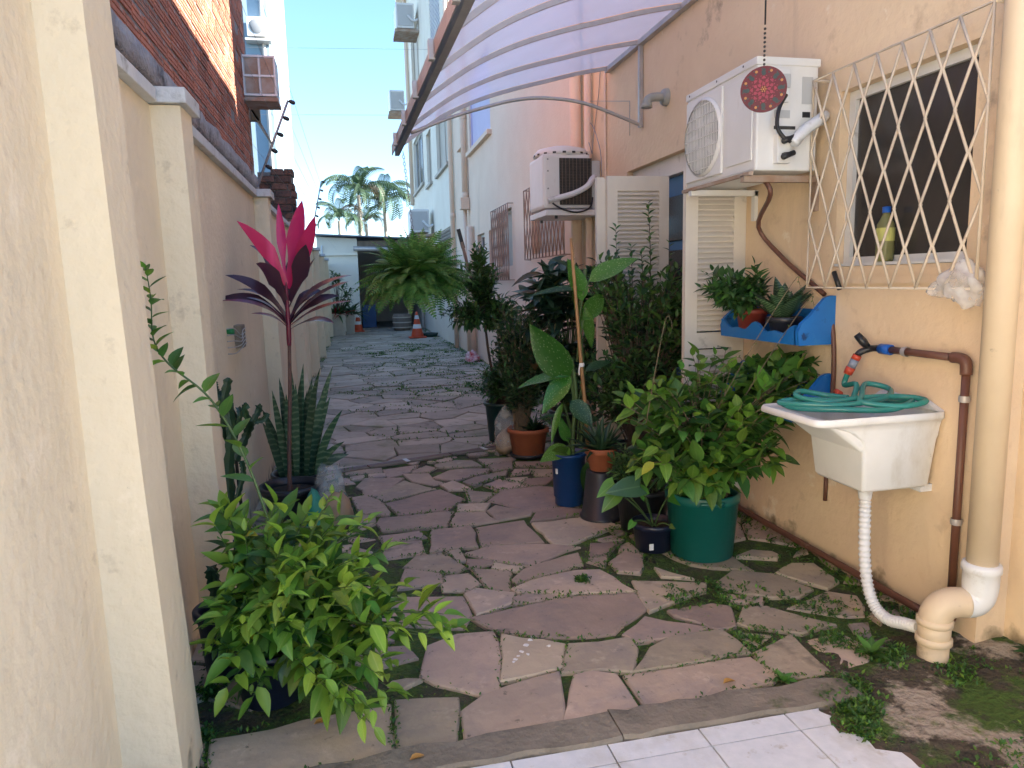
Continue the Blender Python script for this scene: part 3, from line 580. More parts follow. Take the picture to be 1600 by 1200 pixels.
for c in range(28):
    z = 2.665+c*.102; y = 1.1+(.12 if c % 2 else 0)
    while y+LB < 8.83:
        P = Vector((XB, y+LB/2, z+.04)); d = P-CAM; zc = d.dot(Fw); sx = 800+FPX*d.dot(Rt)/zc; sy = 600-FPX*d.dot(Up)/zc
        vis = 160 < sx < 400 and -20 < sy < 300
        cand.append((0 if vis else 1, -1/zc, y, z)); y += LB+.018
cand.sort()
core = MB(); rb = random.Random(8)
for i, (nv, _, y, z) in enumerate(cand):
    dx = rb.uniform(-.004, .003); dy = rb.uniform(-.006, .006)
    if rb.random() < .03: dx -= .02
    if i < 300:
        o = link('brick', bm_full, bh); o.location = Vector((XB+dx, y+dy, z+rb.uniform(-.003, .003)))-WL[bh.name]
        o.rotation_euler = (rb.uniform(-.012, .012), 0, rb.uniform(-.01, .01))
    else:
        core.add([Vector(v.co)+Vector((XB+dx, y+dy, z)) for v in bm_full.vertices], [tuple(p.vertices) for p in bm_full.polygons])
tag(core.build('upper_bricks', 'brick', bh), kind='stuff')
a, b2 = aY(393, 148, 9.1), aY(411, 197, 9.1)
m = MB(); m.bar((a.x-.05, 8.9, a.z), (a.x-.05+.42*.25, 9.9, a.z-.01), .02, .02)
m = MB(); m.add([(a.x-.3, 8.86, a.z+.35), (b2.x, 8.86, b2.z), (b2.x, 10.2, b2.z), (a.x-.3, 10.2, a.z+.35)], [(0, 1, 2, 3)]); m.add([(a.x-.3, 8.86, a.z+.30), (b2.x, 8.86, b2.z-.05), (b2.x, 10.2, b2.z-.05), (a.x-.3, 10.2, a.z+.30)], [(0, 1, 2, 3)])
m.add([(a.x-.3, 8.86, a.z+.30), (b2.x, 8.86, b2.z-.05), (b2.x, 8.86, b2.z), (a.x-.3, 8.86, a.z+.35)], [(0, 1, 2, 3)]); m.add([(b2.x, 8.86, b2.z-.05), (b2.x, 10.2, b2.z-.05), (b2.x, 10.2, b2.z), (b2.x, 8.86, b2.z)], [(0, 1, 2, 3)])
m.build('eave', 'wood_old', bh)
MB().box(XB-.1, XB+.09, 8.86, 8.95, 3.28, 3.42).build('rafter_end', 'wood_old', bh)

# caged air conditioner on the brick house
ca = thing('window_air_conditioner', 'white caged window air conditioner projecting from the red brick house', 'air conditioner', (-.83, 8.5, 3.45))
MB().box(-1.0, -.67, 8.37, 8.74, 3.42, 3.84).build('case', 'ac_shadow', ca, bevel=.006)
for x0, x1, z0, z1 in ((-.985, -.84, 3.45, 3.62), (-.825, -.685, 3.45, 3.62), (-.985, -.84, 3.64, 3.815), (-.825, -.685, 3.64, 3.815)):
    w = MB(); w.box(x0+.008, x1-.008, 8.362, 8.368, z0+.008, z1-.008)
    q = w.build('intake_panel', 'rust', ca)
for z in (3.435, 3.63, 3.828): MB().bar((-1.0, 8.356, z), (-.665, 8.356, z), .014, .02).build('cage_bar', 'win_white', ca)
for x in (-.993, -.832, -.675): MB().bar((x, 8.352, 3.425), (x, 8.352, 3.84), .02, .012, (1, 0, 0)).build('cage_bar', 'win_white', ca)
MB().box(-1.0, -.66, 8.34, 8.74, 3.37, 3.41).build('shelf', 'rust', ca)

# old brick pier past the house
bp = thing('brick_pier', 'short ruined pier of blackened bricks behind the boundary wall', 'wall', (-.95, 10.8, 0))
MB().box(-1.20, -.745, 10.82, 11.2, 0, 3.0).build('core', 'mortar', bp)
r = random.Random(3)
for c in range(9):
    z = 2.16+c*.10; x = -1.24+(.07 if c % 2 else 0)
    while x < -.75:
        l = r.uniform(.16, .22); x1 = min(x+l, -.70+r.uniform(-.02, .01))
        if c < 8 or x > -1.15: MB().box(x, x1, 10.79+r.uniform(-.012, .008), 11.1, z, z+.085, 0).build('brick', 'brick_old', bp, bevel=.006)
        x = x1+.012

# electric fence rods with insulators, and their wires
def rod(px0, px1, Y0, n, label):
    a = aY(*px0, Y0); b2 = aY(*px1, Y0)
    t = thing('electric_fence_rod', label, 'fence rod', tuple(a), 'fence rods on the boundary wall')
    MB().tube([a, b2], .010, 6).build('rod', 'galv', t); pts = []
    for i in range(n):
        p = a+(b2-a)*(.25+.75*i/(n-1)); d = Vector((.6, 0, -.25)).normalized()
        MB().tube([p+d*.005, p+d*.02, p+d*.045, p+d*.055], [.008, .016, .016, .008], 8).build('insulator', 'black', t); pts.append(p+d*.05)
    return pts
w1 = rod((402, 292), (450, 157), 5.9, 5, 'leaning metal rod with five black insulators above the boundary wall near the brick house')
w2 = rod((486, 372), (502, 283), 11.6, 6, 'farther leaning rod with small black insulators beside the palms')
for i in range(5):
    m = MB(); far_p = w2[i]+(w2[i]-w1[i])*1.6; near_p = w1[i]+(w1[i]-w2[i])*.9
    m.tube([near_p, w1[i], w2[i], far_p], .0012, 4)
    single('fence_wire', m, 'galv', ['lowest', 'second lowest', 'middle', 'second highest', 'topmost'][i]+' thin fence wire strung along the insulators above the left wall', 'wire', 'electric fence wires')
for i, (y0, y1) in enumerate(((74, 77), (179, 180))):
    a = aY(400, y0, 16); b2 = aY(640, y1, 16.); m = MB(); m.tube([a+(a-b2)*1.5, a, b2, b2+(b2-a)*.6], .0025, 4)
    single('overhead_cable', m, 'galv', ['upper', 'lower'][i]+' thin cable crossing the open sky between the buildings', 'cable', 'overhead cables')

# pale tower block far left
tb = thing('tower_block', 'pale tower block in the distance behind the brick house', 'building', (-6, 32, 0))
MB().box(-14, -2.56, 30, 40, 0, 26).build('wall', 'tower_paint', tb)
MB().tube([(-2.75, 29.93, 0), (-2.75, 29.93, 26)], .07, 8).build('downpipe', 'ac_shadow', tb)
for xx, z in ((405, 45),):
    p = aY(xx, z, 29.8); t = thing('air_conditioner', 'small white air conditioner high on the distant tower block', 'air conditioner', (p.x, 29.8, p.z-.35))
    MB().box(p.x-.42, p.x+.36, 29.5, 29.97, p.z-.35, p.z+.33).build('case', 'ac_white', t, bevel=.02)
    MB().lathe([(.27, -.01), (.25, -.02), (.0, -.02)], (p.x-.05, 29.5, p.z), 20, axis='Y').build('fan_grille', 'fan', t)
    MB().box(p.x-.5, p.x+.42, 29.5, 29.98, p.z-.5, p.z-.42).build('bracket', 'ac_shadow', t)

# garage closing the passage
ga = thing('garage', 'low cream garage with open dark doorway closing the end of the passage', 'building', (.6, 22.5, 0))
m = MB(); m.add([(-.95, 22.5, -.05), (.235, 22.5, -.05), (.235, 22.5, 2.80), (-.95, 22.5, 2.86), (-.95, 22.68, -.05), (.235, 22.68, -.05), (.235, 22.68, 2.80), (-.95, 22.68, 2.86)], [(0, 1, 2, 3), (4, 7, 6, 5), (1, 5, 6, 2), (0, 3, 7, 4), (3, 2, 6, 7)])
m.build('front_wall', 'garage_paint', ga)
for q in ((-.95, -.85, 22.7, 28), (2.12, 2.2, 22.7, 28), (-.84, 2.11, 27.9, 28)): MB().box(*q, -.1, 2.72).build('inner_wall', 'grey_shutter', ga)
MB().box(-.84, 2.11, 23.9, 27.89, -.055, -.002).build('floor', 'concrete', ga)
m = MB(); m.add([(-1.0, 22.25, 2.90), (2.21, 22.25, 2.74), (2.21, 28, 2.74), (-1.0, 28, 2.90), (-1.0, 22.25, 2.94), (2.21, 22.25, 2.78), (2.21, 28, 2.78), (-1.0, 28, 2.94)], [(0, 3, 2, 1), (4, 5, 6, 7), (0, 1, 5, 4), (1, 2, 6, 5), (3, 0, 4, 7)]); m.build('roof', 'roof_blue', ga)
MB().box(.24, 2.2, 22.52, 22.66, 2.56, 2.73).build('lintel', 'wood_old', ga)
MB().tube([(.12, 22.42, 2.50), (2.2, 22.42, 2.44)], .07, 12).build('shutter_roll', 'alu', ga)
MB().box(-.80, .235, 22.44, 22.498, 2.30, 2.32).build('trim', 'garage_paint', ga)
MB().tube([(-.80, 22.46, 0), (-.80, 22.46, 2.6)], .02, 8).build('downpipe', 'pvc_white', ga)
m = MB(); m.box(.30, .75, 24, 24.4, 0, .75); b3 = single('storage_box', m, 'blue_door', 'dark blue box standing inside the garage doorway', 'box', bevel=.02)
m = MB(); m.lathe([(.0, 0), (.24, 0), (.28, .12), (.285, .25), (.28, .38), (.25, .5), (.23, .5), (.0, .46)], (1.45, 22.0, 0), 20)
ba = thing('wooden_barrel', 'low ribbed wooden tub standing behind the near traffic cone', 'tub', (1.45, 22.0, 0)); m.build('body', 'wood_old', ba)
for z in (.1, .25, .4): MB().lathe([(.288, z-.015), (.294, z), (.288, z+.015)], (1.45, 22, 0), 20).build('hoop', 'planter', ba)

# ------------------------------------------------------------------ apartment building on the right
ab = thing('apartment_building', 'long peach apartment building with white shutters lining the right side', 'building', (3, 10, 0))
def wall_with(Y0, Y1, z0, z1, ops, name, mat, X=XW, dep=.13):
    m = MB(); ys = sorted({Y0, Y1, *[o[0] for o in ops], *[o[1] for o in ops]}); zs = sorted({z0, z1, *[o[2] for o in ops], *[o[3] for o in ops]})
    for i in range(len(ys)-1):
        for j in range(len(zs)-1):
            cy, cz = (ys[i]+ys[i+1])/2, (zs[j]+zs[j+1])/2
            if any(o[0] < cy < o[1] and o[2] < cz < o[3] for o in ops): continue
            m.add([(X, ys[i], zs[j]), (X, ys[i+1], zs[j]), (X, ys[i+1], zs[j+1]), (X, ys[i], zs[j+1])], [(0, 3, 2, 1)])
    for a, b2, c, d in [o[:4] for o in ops]:
        e = X+dep
        for q in ([(X, a, c), (X, a, d), (e, a, d), (e, a, c)], [(X, b2, c), (e, b2, c), (e, b2, d), (X, b2, d)], [(X, a, d), (X, b2, d), (e, b2, d), (e, a, d)], [(X, a, c), (e, a, c), (e, b2, c), (X, b2, c)]): m.add(q, [(0, 1, 2, 3)])
    bmv = m
    o = bmv.build(name, mat, ab)
    return o
def YZ(x, y): p = aX(x, y, XW); return p.y, p.z
TOP = 10.6; TOPN = 6.0; TOPA = 4.6                         # near half kept low: unseen roofline set to let skylight in
win1 = (2.24, 2.98, 1.43, 2.215); door = (3.78, 5.58, -.05, 2.25)
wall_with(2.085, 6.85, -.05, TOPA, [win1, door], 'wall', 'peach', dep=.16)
g2w = (7.35, 8.75, 1.72, 2.42); g3w = (9.85, 10.9, 1.62, 2.42)
sm1 = (*sorted((YZ(773, 362)[0], YZ(764, 365)[0])), 1.5, 2.22); sm2 = (*sorted((YZ(757, 366)[0], YZ(746, 370)[0])), 1.5, 2.22); sm3 = (*sorted((YZ(733, 360)[0], YZ(727, 362)[0])), 1.5, 2.32)
viol = (11.2, 13.15, 3.72, 5.0)
nar = (13.75, 14.25, 4.0, 5.1)
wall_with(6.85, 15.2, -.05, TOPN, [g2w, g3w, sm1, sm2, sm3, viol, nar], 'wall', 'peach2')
gs = (15.95, 18.05, 4.02, 5.4); cob = (15.9, 18.5, 1.75, 2.65); gs2 = (19.2, 20.3, 4.05, 5.4); dk = (21.2, 24.2, 4.3, 5.9)
tf = YZ(672, 58), YZ(687, 30); lat = (min(tf[0][0], tf[1][0]), max(tf[0][0], tf[1][0]), 6.9, 8.3)
up2 = (21.3, 23.6, 7.1, 9.0)
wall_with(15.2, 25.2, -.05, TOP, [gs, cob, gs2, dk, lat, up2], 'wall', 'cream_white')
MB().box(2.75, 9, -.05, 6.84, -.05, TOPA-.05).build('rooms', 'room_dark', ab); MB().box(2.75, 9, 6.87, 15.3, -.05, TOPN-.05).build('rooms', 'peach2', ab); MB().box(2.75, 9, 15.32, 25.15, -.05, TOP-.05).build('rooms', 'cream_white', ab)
MB().box(XW-.28, 9.1, -.2, 6.846, TOPA+.003, TOPA+.2).build('roof_slab', 'cream_white', ab); MB().box(XW-.12, 9.1, 6.8, 15.197, TOPN+.003, TOPN+.2).build('roof_slab', 'cream_white', ab); MB().box(XW-.28, 9.1, 15.1, 25.5, TOP+.003, TOP+.22).build('roof_slab', 'cream_white', ab)
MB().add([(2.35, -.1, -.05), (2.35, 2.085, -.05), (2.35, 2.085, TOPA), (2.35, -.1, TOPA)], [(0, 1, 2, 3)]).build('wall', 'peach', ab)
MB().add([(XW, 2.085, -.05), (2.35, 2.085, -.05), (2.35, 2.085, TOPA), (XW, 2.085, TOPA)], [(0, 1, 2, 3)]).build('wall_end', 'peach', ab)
MB().add([(2.35, -.1, -.05), (9, -.1, -.05), (9, -.1, TOPA), (2.35, -.1, TOPA)], [(0, 1, 2, 3)]).build('wall_end', 'peach', ab)  # unseen near end, cut back to let light in from behind the camera
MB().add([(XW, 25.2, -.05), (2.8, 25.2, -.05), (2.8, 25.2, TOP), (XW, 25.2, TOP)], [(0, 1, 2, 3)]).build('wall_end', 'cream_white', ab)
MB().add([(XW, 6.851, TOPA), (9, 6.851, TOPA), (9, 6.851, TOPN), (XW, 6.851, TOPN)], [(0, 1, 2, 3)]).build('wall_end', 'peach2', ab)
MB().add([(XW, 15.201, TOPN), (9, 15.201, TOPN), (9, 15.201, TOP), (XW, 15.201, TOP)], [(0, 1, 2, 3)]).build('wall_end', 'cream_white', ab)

def window(op, frame='win_white', pane='glass_dark', mull=0, X=XW+.07, fw=.045, rows=0, part='window'):
    a, b2, c, d = op[:4]; f = MB()
    e = .002
    f.box(X, X+.05, a+e, a+fw, c+e, d-e); f.box(X, X+.05, b2-fw, b2-e, c+e, d-e); f.box(X+.001, X+.049, a+fw, b2-fw, c+e, c+fw); f.box(X+.001, X+.049, a+fw, b2-fw, d-fw, d-e)
    w = f.build(part, frame, ab)
    for k in range(mull):
        y = a+(b2-a)*(k+1)/(mull+1); MB().box(X+.004, X+.046, y-.02, y+.02, c+fw, d-fw).build('mullion', frame, w)
    for k in range(rows):
        z = c+(d-c)*(k+1)/(rows+1); MB().box(X+.006, X+.044, a+fw, b2-fw, z-.012, z+.012).build('glazing_bar', frame, w)
    MB().box(X+.02, X+.026, a+fw-.004, b2-fw+.004, c+fw-.004, d-fw+.004).build('pane', pane, w)
    return w
# near window: frame, ledge, dim room with shelves
w = window(win1, X=XW+.045, fw=.042)
MB().box(XW-.012, XW+.045, 2.16, 3.0, 1.352, 1.385).build('sill', 'peach', w)
MB().box(XW-.004, XW+.05, 2.24, 2.98, 1.432, 1.444).build('ledge', 'win_white', w)
m = MB(); m.box(2.5, 2.74, 2.0, 3.3, 1.3, 2.4); m.build('back_panel', 'grey_shutter', w)
for z in (1.58, 1.78, 1.98): MB().box(2.40, 2.498, 2.0, 3.3, z, z+.018).build('room_shelf', 'win_white', w)
for op in (g2w, g3w): window(op, 'grey_shutter', 'grey_shutter')
for op in (sm1, sm2, sm3): window(op, 'win_white', 'glass_dark', rows=2)
window(viol, 'lavender', 'lavender', X=XW+.03); window(nar, 'grey_shutter', 'grey_shutter')
window(gs, 'grey_shutter', 'grey_shutter', mull=1); window(gs2, 'grey_shutter', 'grey_shutter'); window(dk, 'win_white', 'glass_dark', mull=2); window(up2, 'grey_shutter', 'grey_shutter', mull=1)
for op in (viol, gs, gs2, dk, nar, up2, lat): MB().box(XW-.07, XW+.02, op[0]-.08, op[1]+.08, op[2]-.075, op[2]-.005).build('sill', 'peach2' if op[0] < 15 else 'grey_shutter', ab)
w = window(lat, 'win_white', 'blue_fit', mull=1, X=XW+.01)
for k in range(14):
    z = lat[2]+.08+k*(lat[3]-lat[2]-.16)/13; MB().box(XW+.004, XW+.02, lat[0]+.05, lat[1]-.05, z-.022, z+.022).build('slat', 'win_white', w)
# pierced block screen
cb = MB(); cb.box(XW+.10, XW+.12, cob[0], cob[1], cob[2], cob[3]); cbo = cb.build('block_screen', 'room_dark', ab)
for i in range(11):
    for j in range(6):
        y = cob[0]+(cob[1]-cob[0])*(i+.5)/11; z = cob[2]+(cob[3]-cob[2])*(j+.5)/6; dy, dz = .118, .075
        m = MB(); m.bar((XW+.03, y-dy, z), (XW+.03, y, z+dz), .10, .025, (1, 0, 0)); m.bar((XW+.03, y, z+dz), (XW+.03, y+dy, z), .09, .025, (1, 0, 0)); m.bar((XW+.03, y+dy, z), (XW+.03, y, z-dz), .08, .025, (1, 0, 0)); m.bar((XW+.03, y, z-dz), (XW+.03, y-dy, z), .085, .025, (1, 0, 0)); m.build('pierced_block', 'grey_shutter', cbo)

# doorway: frame, blue inner door, white louvred shutters folded out
fr = MB(); fr.box(XW+.05, XW+.155, 3.782, 3.83, -.04, 2.12); fr.box(XW+.05, XW+.155, 5.53, 5.578, -.04, 2.12); fr.box(XW+.05, XW+.158, 3.782, 5.578, 2.122, 2.247); fr.build('door_frame', 'shutter', ab)
d = MB(); d.box(XW+.10, XW+.14, 3.832, 5.528, -.03, 2.118); dob = d.build('door', 'blue_door', ab)
for i in range(4):
    for j in range(5): MB().box(XW+.088, XW+.099, 3.9+i*.42, 4.24+i*.42, .12+j*.385, .44+j*.385).build('door_panel', 'glass_dark' if j > 1 else 'blue_door', dob, bevel=.006)
MB().box(XW-.03, 2.36, 3.80, 4.78, -.045, .06).build('threshold', 'concrete', ab)
def leaf_shutter(Yp, x0, x1, z0, z1, name='shutter'):
    m = MB(); sw = .075; t = .018
    m.box(x0, x0+sw, Yp-t, Yp+t, z0, z1); m.box(x1-sw, x1, Yp-t, Yp+t, z0, z1)
    for a, b2 in ((z0, z0+.12), (z1-.10, z1), ((z0+z1)/2-.06, (z0+z1)/2+.03)): m.box(x0+sw, x1-sw, Yp-t+.001, Yp+t-.001, a, b2)
    s = m.build(name, 'shutter', ab); n = 0; z = z0+.14
    while z < z1-.12:
        if not ((z0+z1)/2-.075 < z < (z0+z1)/2+.04):
            MB().add([(x0+sw, Yp-.019, z), (x1-sw, Yp-.019, z), (x1-sw, Yp+.010, z+.032), (x0+sw, Yp+.010, z+.032), (x0+sw, Yp-.016, z-.006), (x1-sw, Yp-.016, z-.006), (x1-sw, Yp+.013, z+.026), (x0+sw, Yp+.013, z+.026)], [(0, 1, 2, 3), (4, 7, 6, 5), (0, 4, 5, 1), (3, 2, 6, 7)]).build('slat', 'shutter', s)
        z += .0295
    return s
leaf_shutter(4.82, 1.765, 2.225, .10, 2.105); leaf_shutter(3.78, 1.845, 2.218, .10, 2.0)
m = MB(); m.box(1.70, 1.755, 4.84, 4.876, .10, 2.1); m.box(1.755, 2.2, 4.845, 4.872, .10, 2.09); m.build('shutter', 'shutter', ab)

# white thick downpipes of the building
def dpipe(label, Y, r, z0, z1, mat='peach2', X=None, rings=()):
    X = X or XW-r-.012
    t = thing('downpipe', label, 'pipe', (X, Y, z0)); MB().tube([(X, Y, z0), (X, Y, z1)], r, 16).build('pipe', mat, t)
    for z in rings: MB().lathe([(r, z-.05), (r+.008, z-.045), (r+.008, z+.045), (r, z+.05)], (X, Y, 0), 16).build('collar', mat, t)
    return t
dpipe('thick cream downpipe between the far air conditioner and the wide grille', 6.72, .055, -.02, TOPA, rings=(.6, 3.4))
dpipe('slim cream downpipe next to the far air conditioner bracket', 6.42, .032, -.02, 3.4, rings=(1.2,))
dpipe('slim cream downpipe running up the far white part of the building', 15.25, .05, -.02, TOP, rings=(2.8,))
t = dpipe('cream downpipe with a hopper box beside the small far windows', 13.45, .055, 2.95, TOPN, rings=(4.4, 3.0))
MB().box(XW-.17, XW-.005, 13.33, 13.55, 2.74, 2.95).build('hopper', 'peach2', t, bevel=.01); MB().tube([(XW-.07, 13.5, 2.74), (XW-.07, 13.5, -.02)], .04, 12).build('pipe', 'peach2', t)
dpipe('short cream downpipe beside the slippers at the foot of the far wall', 13.0, .06, -.02, 2.4)
dpipe('pale downpipe high at the far corner of the building', 24.6, .06, 4, TOP)
single('wall_conduit', MB().tube([(XW-.012, 6.05, .3), (XW-.012, 6.05, 3.6)], .010, 6), 'peach2', 'thin conduit running up the peach wall behind the far air conditioner', 'conduit')

# grilles
def grille(label, Y0, Y1, z0, z1, ncol, nrow, X, mat, r=.0055, standoff=True):
    t = thing('window_grille', label, 'grille', (X, (Y0+Y1)/2, z0), 'diamond window grilles')
    m = MB(); m.tube([(X, Y0, z0), (X, Y1, z0), (X, Y1, z1), (X, Y0, z1), (X, Y0, z0)], r, 6); m.build('frame', mat, t)
    w = (Y1-Y0)/ncol; h = (z1-z0)/nrow
    for k in range(ncol+1):
        for s in (-1, 1):
            if (k == 0 and s < 0) or (k == ncol and s > 0): continue
            pts = []
            for j in range(nrow+1):
                off = (0.5*s*w if j % 2 else 0); pts.append((X+(.002*s), Y0+k*w+off, z1-j*h))
            pts = [(p[0], min(max(p[1], Y0), Y1), p[2]) for p in pts]
            MB().tube(pts, r, 5).build('bar', mat, t)
    if standoff:
        for y in (Y0, Y1):
            for z in (z0, z1): MB().tube([(X, y, z), (XW+.01, y, z)], r, 6).build('anchor', mat, t)
    return t
grille('cream diamond grille over the near window with a bottle behind it', 2.10, 3.055, 1.335, 2.28, 7, 6, XW-.09, 'cream_metal', .006)
grille('wide brown diamond grille partly hidden behind the far air conditioner', 7.1, 8.80, 1.66, 2.50, 12, 4, XW-.08, 'brown_metal', .007)
grille('narrow brown diamond grille between the wide grille and the small far windows', 9.75, 10.95, 1.42, 2.46, 9, 5, XW-.08, 'brown_metal', .007)

# cooking oil bottle on the window ledge
bo = thing('oil_bottle', 'yellow oil bottle with blue cap standing behind the window grille', 'bottle', (XW+.015, 2.665, 1.446))
MB().lathe([(.0, 0), (.032, 0), (.036, .01), (.036, .10), (.033, .12), (.036, .135), (.034, .155), (.015, .195), (.013, .205), (.0, .205)], (XW+.012, 2.672, 1.446), 18).build('body', 'oil', bo)
MB().lathe([(.0368, .085), (.0368, .14)], (XW+.012, 2.672, 1.446), 18).build('label', 'label_yellow', bo)
MB().lathe([(.017, .203), (.017, .228), (.0, .23)], (XW+.012, 2.672, 1.446), 14).build('cap', 'blue_fit', bo)

# white netting bundle caught on the grille
p = aX(1503, 440, XW-.07); m = MB(); r = random.Random(6); n1, n2 = 26, 18; vs = []
for i in range(n2+1):
    for j in range(n1):
        a = 2*math.pi*j/n1; b3 = math.pi*i/n2; d = Vector((math.sin(b3)*math.cos(a)*.55, math.sin(b3)*math.sin(a), math.cos(b3)))
        rr = .09*(1+.45*noise.noise(d*2.0)+.16*noise.noise(d*7)); q = p+Vector((d.x*rr, d.y*rr*1.05, d.z*rr*.85))
        q.z -= .02*abs(q.y-p.y)/.1
        vs.append(q)
m.add(vs, [(i*n1+j, i*n1+(j+1) % n1, (i+1)*n1+(j+1) % n1, (i+1)*n1+j) for i in range(n2) for j in range(n1)], 0, True)
m.tube(smooth_path([p+Vector((0, .07, 0)), p+Vector((-.01, .11, -.02)), p+Vector((-.01, .13, -.05))], 4), [.02]*8+[.004], 6)
single('netting_bundle', m, 'netting', 'crumpled bundle of white netting caught under the window grille', 'netting')

# ------------------------------------------------------------------ polycarbonate canopy
cp = thing('canopy', 'curved clear polycarbonate canopy on grey metal arches over the door', 'canopy', (XW, 4, 3.14))
PROF = [(2.215, 3.145), (1.91, 3.085), (1.635, 3.015), (1.364, 2.945), (1.096, 2.86), (.832, 2.745), (.621, 2.615), (.42, 2.47)]
def gut(Y): return .42+.02*(5.93-Y)
def prof(Y, n=4):
    g0 = gut(Y); pts = [Vector((g0+(x-.42)*(2.215-g0)/(2.215-.42), Y, z)) for x, z in PROF]
    return smooth_path(pts, n)
RIB = [5.93, 5.27, 4.55, 3.9, 3.25, 2.6, 1.95]
for i in range(len(RIB)-1):
    m = MB(); A = [p+Vector((0, -.012, .018)) for p in prof(RIB[i])]; B2 = [p+Vector((0, .012, .018)) for p in prof(RIB[i+1])]; k = len(A)
    m.add(A+B2, [(j, j+1, k+j+1, k+j) for j in range(k-1)], 0, True); m.build('clear_panel', 'polycarb', cp)
for y in RIB:
    P = prof(y); m = MB(); w, h = .016, .028
    vs = []
    for j, p in enumerate(P):
        d = (P[min(j+1, len(P)-1)]-P[max(j-1, 0)]).normalized(); nn = Vector((0, 1, 0)).cross(d).normalized()
        vs += [p+Vector((0, s1*w/2, 0))+nn*s2*h/2 for s1, s2 in ((-1, -1), (1, -1), (1, 1), (-1, 1))]
    k = len(P); m.add(vs, [(4*j+a, 4*j+(a+1) % 4, 4*j+4+(a+1) % 4, 4*j+4+a) for j in range(k-1) for a in range(4)]+[(0, 1, 2, 3), (4*k-4, 4*k-3, 4*k-2, 4*k-1)]); m.build('arch_rib', 'alu', cp)
m = MB(); a = Vector((gut(6.02)-.0, 6.02, 2.455)); b2 = Vector((gut(1.9), 1.9, 2.455)); m.bar(a, b2, .035, .06); m.build('front_gutter', 'galv', cp)
m = MB(); m.bar(a+Vector((-.035, .05, .02)), b2+Vector((-.035, 0, .02)), .006, .075); m.build('gutter_flashing', 'galv', cp)
for y in (5.6, 4.9, 4.2, 3.5, 2.8): MB().box(gut(y)-.06, gut(y)-.03, y-.02, y+.02, 2.43, 2.52).build('gutter_clip', 'alu', cp)
MB().box(XW-.045, XW-.002, 1.9, 5.97, 3.115, 3.15).build('wall_rail', 'alu', cp)
for yb in (5.26, 2.62):
    br = smooth_path([(2.20, yb, 2.545), (1.99, yb, 2.62), (1.74, yb, 2.695), (1.45, yb, 2.72), (1.21, yb, 2.695), (.97, yb, 2.632), (.74, yb, 2.56), (.47, yb, 2.455)], 4)
    MB().tube(br, .013, 6).build('brace_arm', 'alu', cp); MB().bar((XW-.02, yb, 2.53), (XW-.02, yb, 3.12), .03, .03, (1, 0, 0)).build('wall_post', 'alu', cp)

# wall lamp
p = aX(1042, 152, XW); lp = thing('wall_lamp', 'grey elbow shaped wall lamp holder under the canopy', 'lamp', (XW, p.y, p.z))
MB().lathe([(.0, -.035), (.05, -.035), (.058, -.02), (.06, 0)], (XW, p.y, p.z), 16, axis='X').build('base', 'lamp_grey', lp)
MB().tube(smooth_path([(XW-.03, p.y, p.z), (XW-.07, p.y, p.z+.0), (XW-.11, p.y, p.z-.005), (XW-.14, p.y, p.z-.02), (XW-.15, p.y, p.z-.05)], 4), .03, 12).build('arm', 'lamp_grey', lp)
MB().lathe([(.034, 0), (.038, -.01), (.038, -.03), (.0, -.03)], (XW-.15, p.y, p.z-.045), 14).build('socket', 'lamp_grey', lp)
# hooked wire by the canopy brace
pts = [aX(910, 158, XW-.03), aX(984, 158, XW-.03), aX(984, 212, XW-.03)]
single('wire_hook', MB().tube(pts, .0025, 5), 'galv', 'thin bent wire hook on the wall below the canopy brace', 'wire')
single('loose_cable', MB().tube(smooth_path([aX(938, 108, XW-.01), aX(934, 160, XW-.01), aX(927, 215, XW-.02), aX(925, 240, XW-.05)], 4)+smooth_path([aX(925, 240, XW-.05), aX(915, 200, XW-.04), aX(925, 195, XW-.03), aX(938, 235, XW-.03), aX(940, 275, XW-.03)], 4), .004, 5), 'galv', 'loose grey cable hanging from the wall above the far air conditioner', 'cable')

# ------------------------------------------------------------------ near air conditioner
X0, X1, Y0, Y1, Z0, Z1 = 1.85, 2.165, 3.07, 3.765, 1.88, 2.375
ac = thing('air_conditioner', 'near white split air conditioner with round fan grille beside the window', 'air conditioner', ((X0+X1)/2, (Y0+Y1)/2, Z0))
MB().box(X0, X1, Y0, Y1, Z0, Z1).build('case', 'ac_white', ac, bevel=.012)
MB().box(X0-.008, X1+.006, Y0-.007, Y1+.006, Z1-.03, Z1+.006).build('lid', 'ac_white', ac, bevel=.006)
MB().box(X0-.012, X0+.002, Y0+.30, Y1-.012, Z0+.03, Z1-.045).build('fan_bezel', 'ac_white', ac, bevel=.006)
cy, cz, cr = Y1-.205, (Z0+Z1)/2-.008, .185
m = MB(); m.lathe([(.0, -.0128), (cr, -.0128), (cr, -.010)], (X0, cy, cz), 40, axis='X'); m.build('fan_opening', 'fan', ac)
for k in range(5):
    a = k*2*math.pi/5; q = Vector((X0-.0135, cy, cz)); d = Vector((0, math.cos(a), math.sin(a))); e = Vector((0, -math.sin(a), math.cos(a)))
    m = MB(); m.add([q+d*.05-e*.02, q+d*.16-e*.055, q+d*.17+e*.02, q+d*.05+e*.03], [(0, 1, 2, 3)]); m.build('fan_blade', 'ac_shadow', ac)
for k in range(22):
    y = cy-cr+(k+.5)*2*cr/22; h = math.sqrt(max(0, cr*cr-(y-cy)**2)); MB().bar((X0-.020, y, cz-h), (X0-.020, y, cz+h), .0035, .004, (1, 0, 0)).build('grille_wire', 'ac_white', ac)
for k in range(7):
    z = cz-cr+(k+.5)*2*cr/7; h = math.sqrt(max(0, cr*cr-(z-cz)**2)); MB().bar((X0-.024, cy-h, z), (X0-.024, cy+h, z), .004, .004).build('grille_wire', 'ac_white', ac)
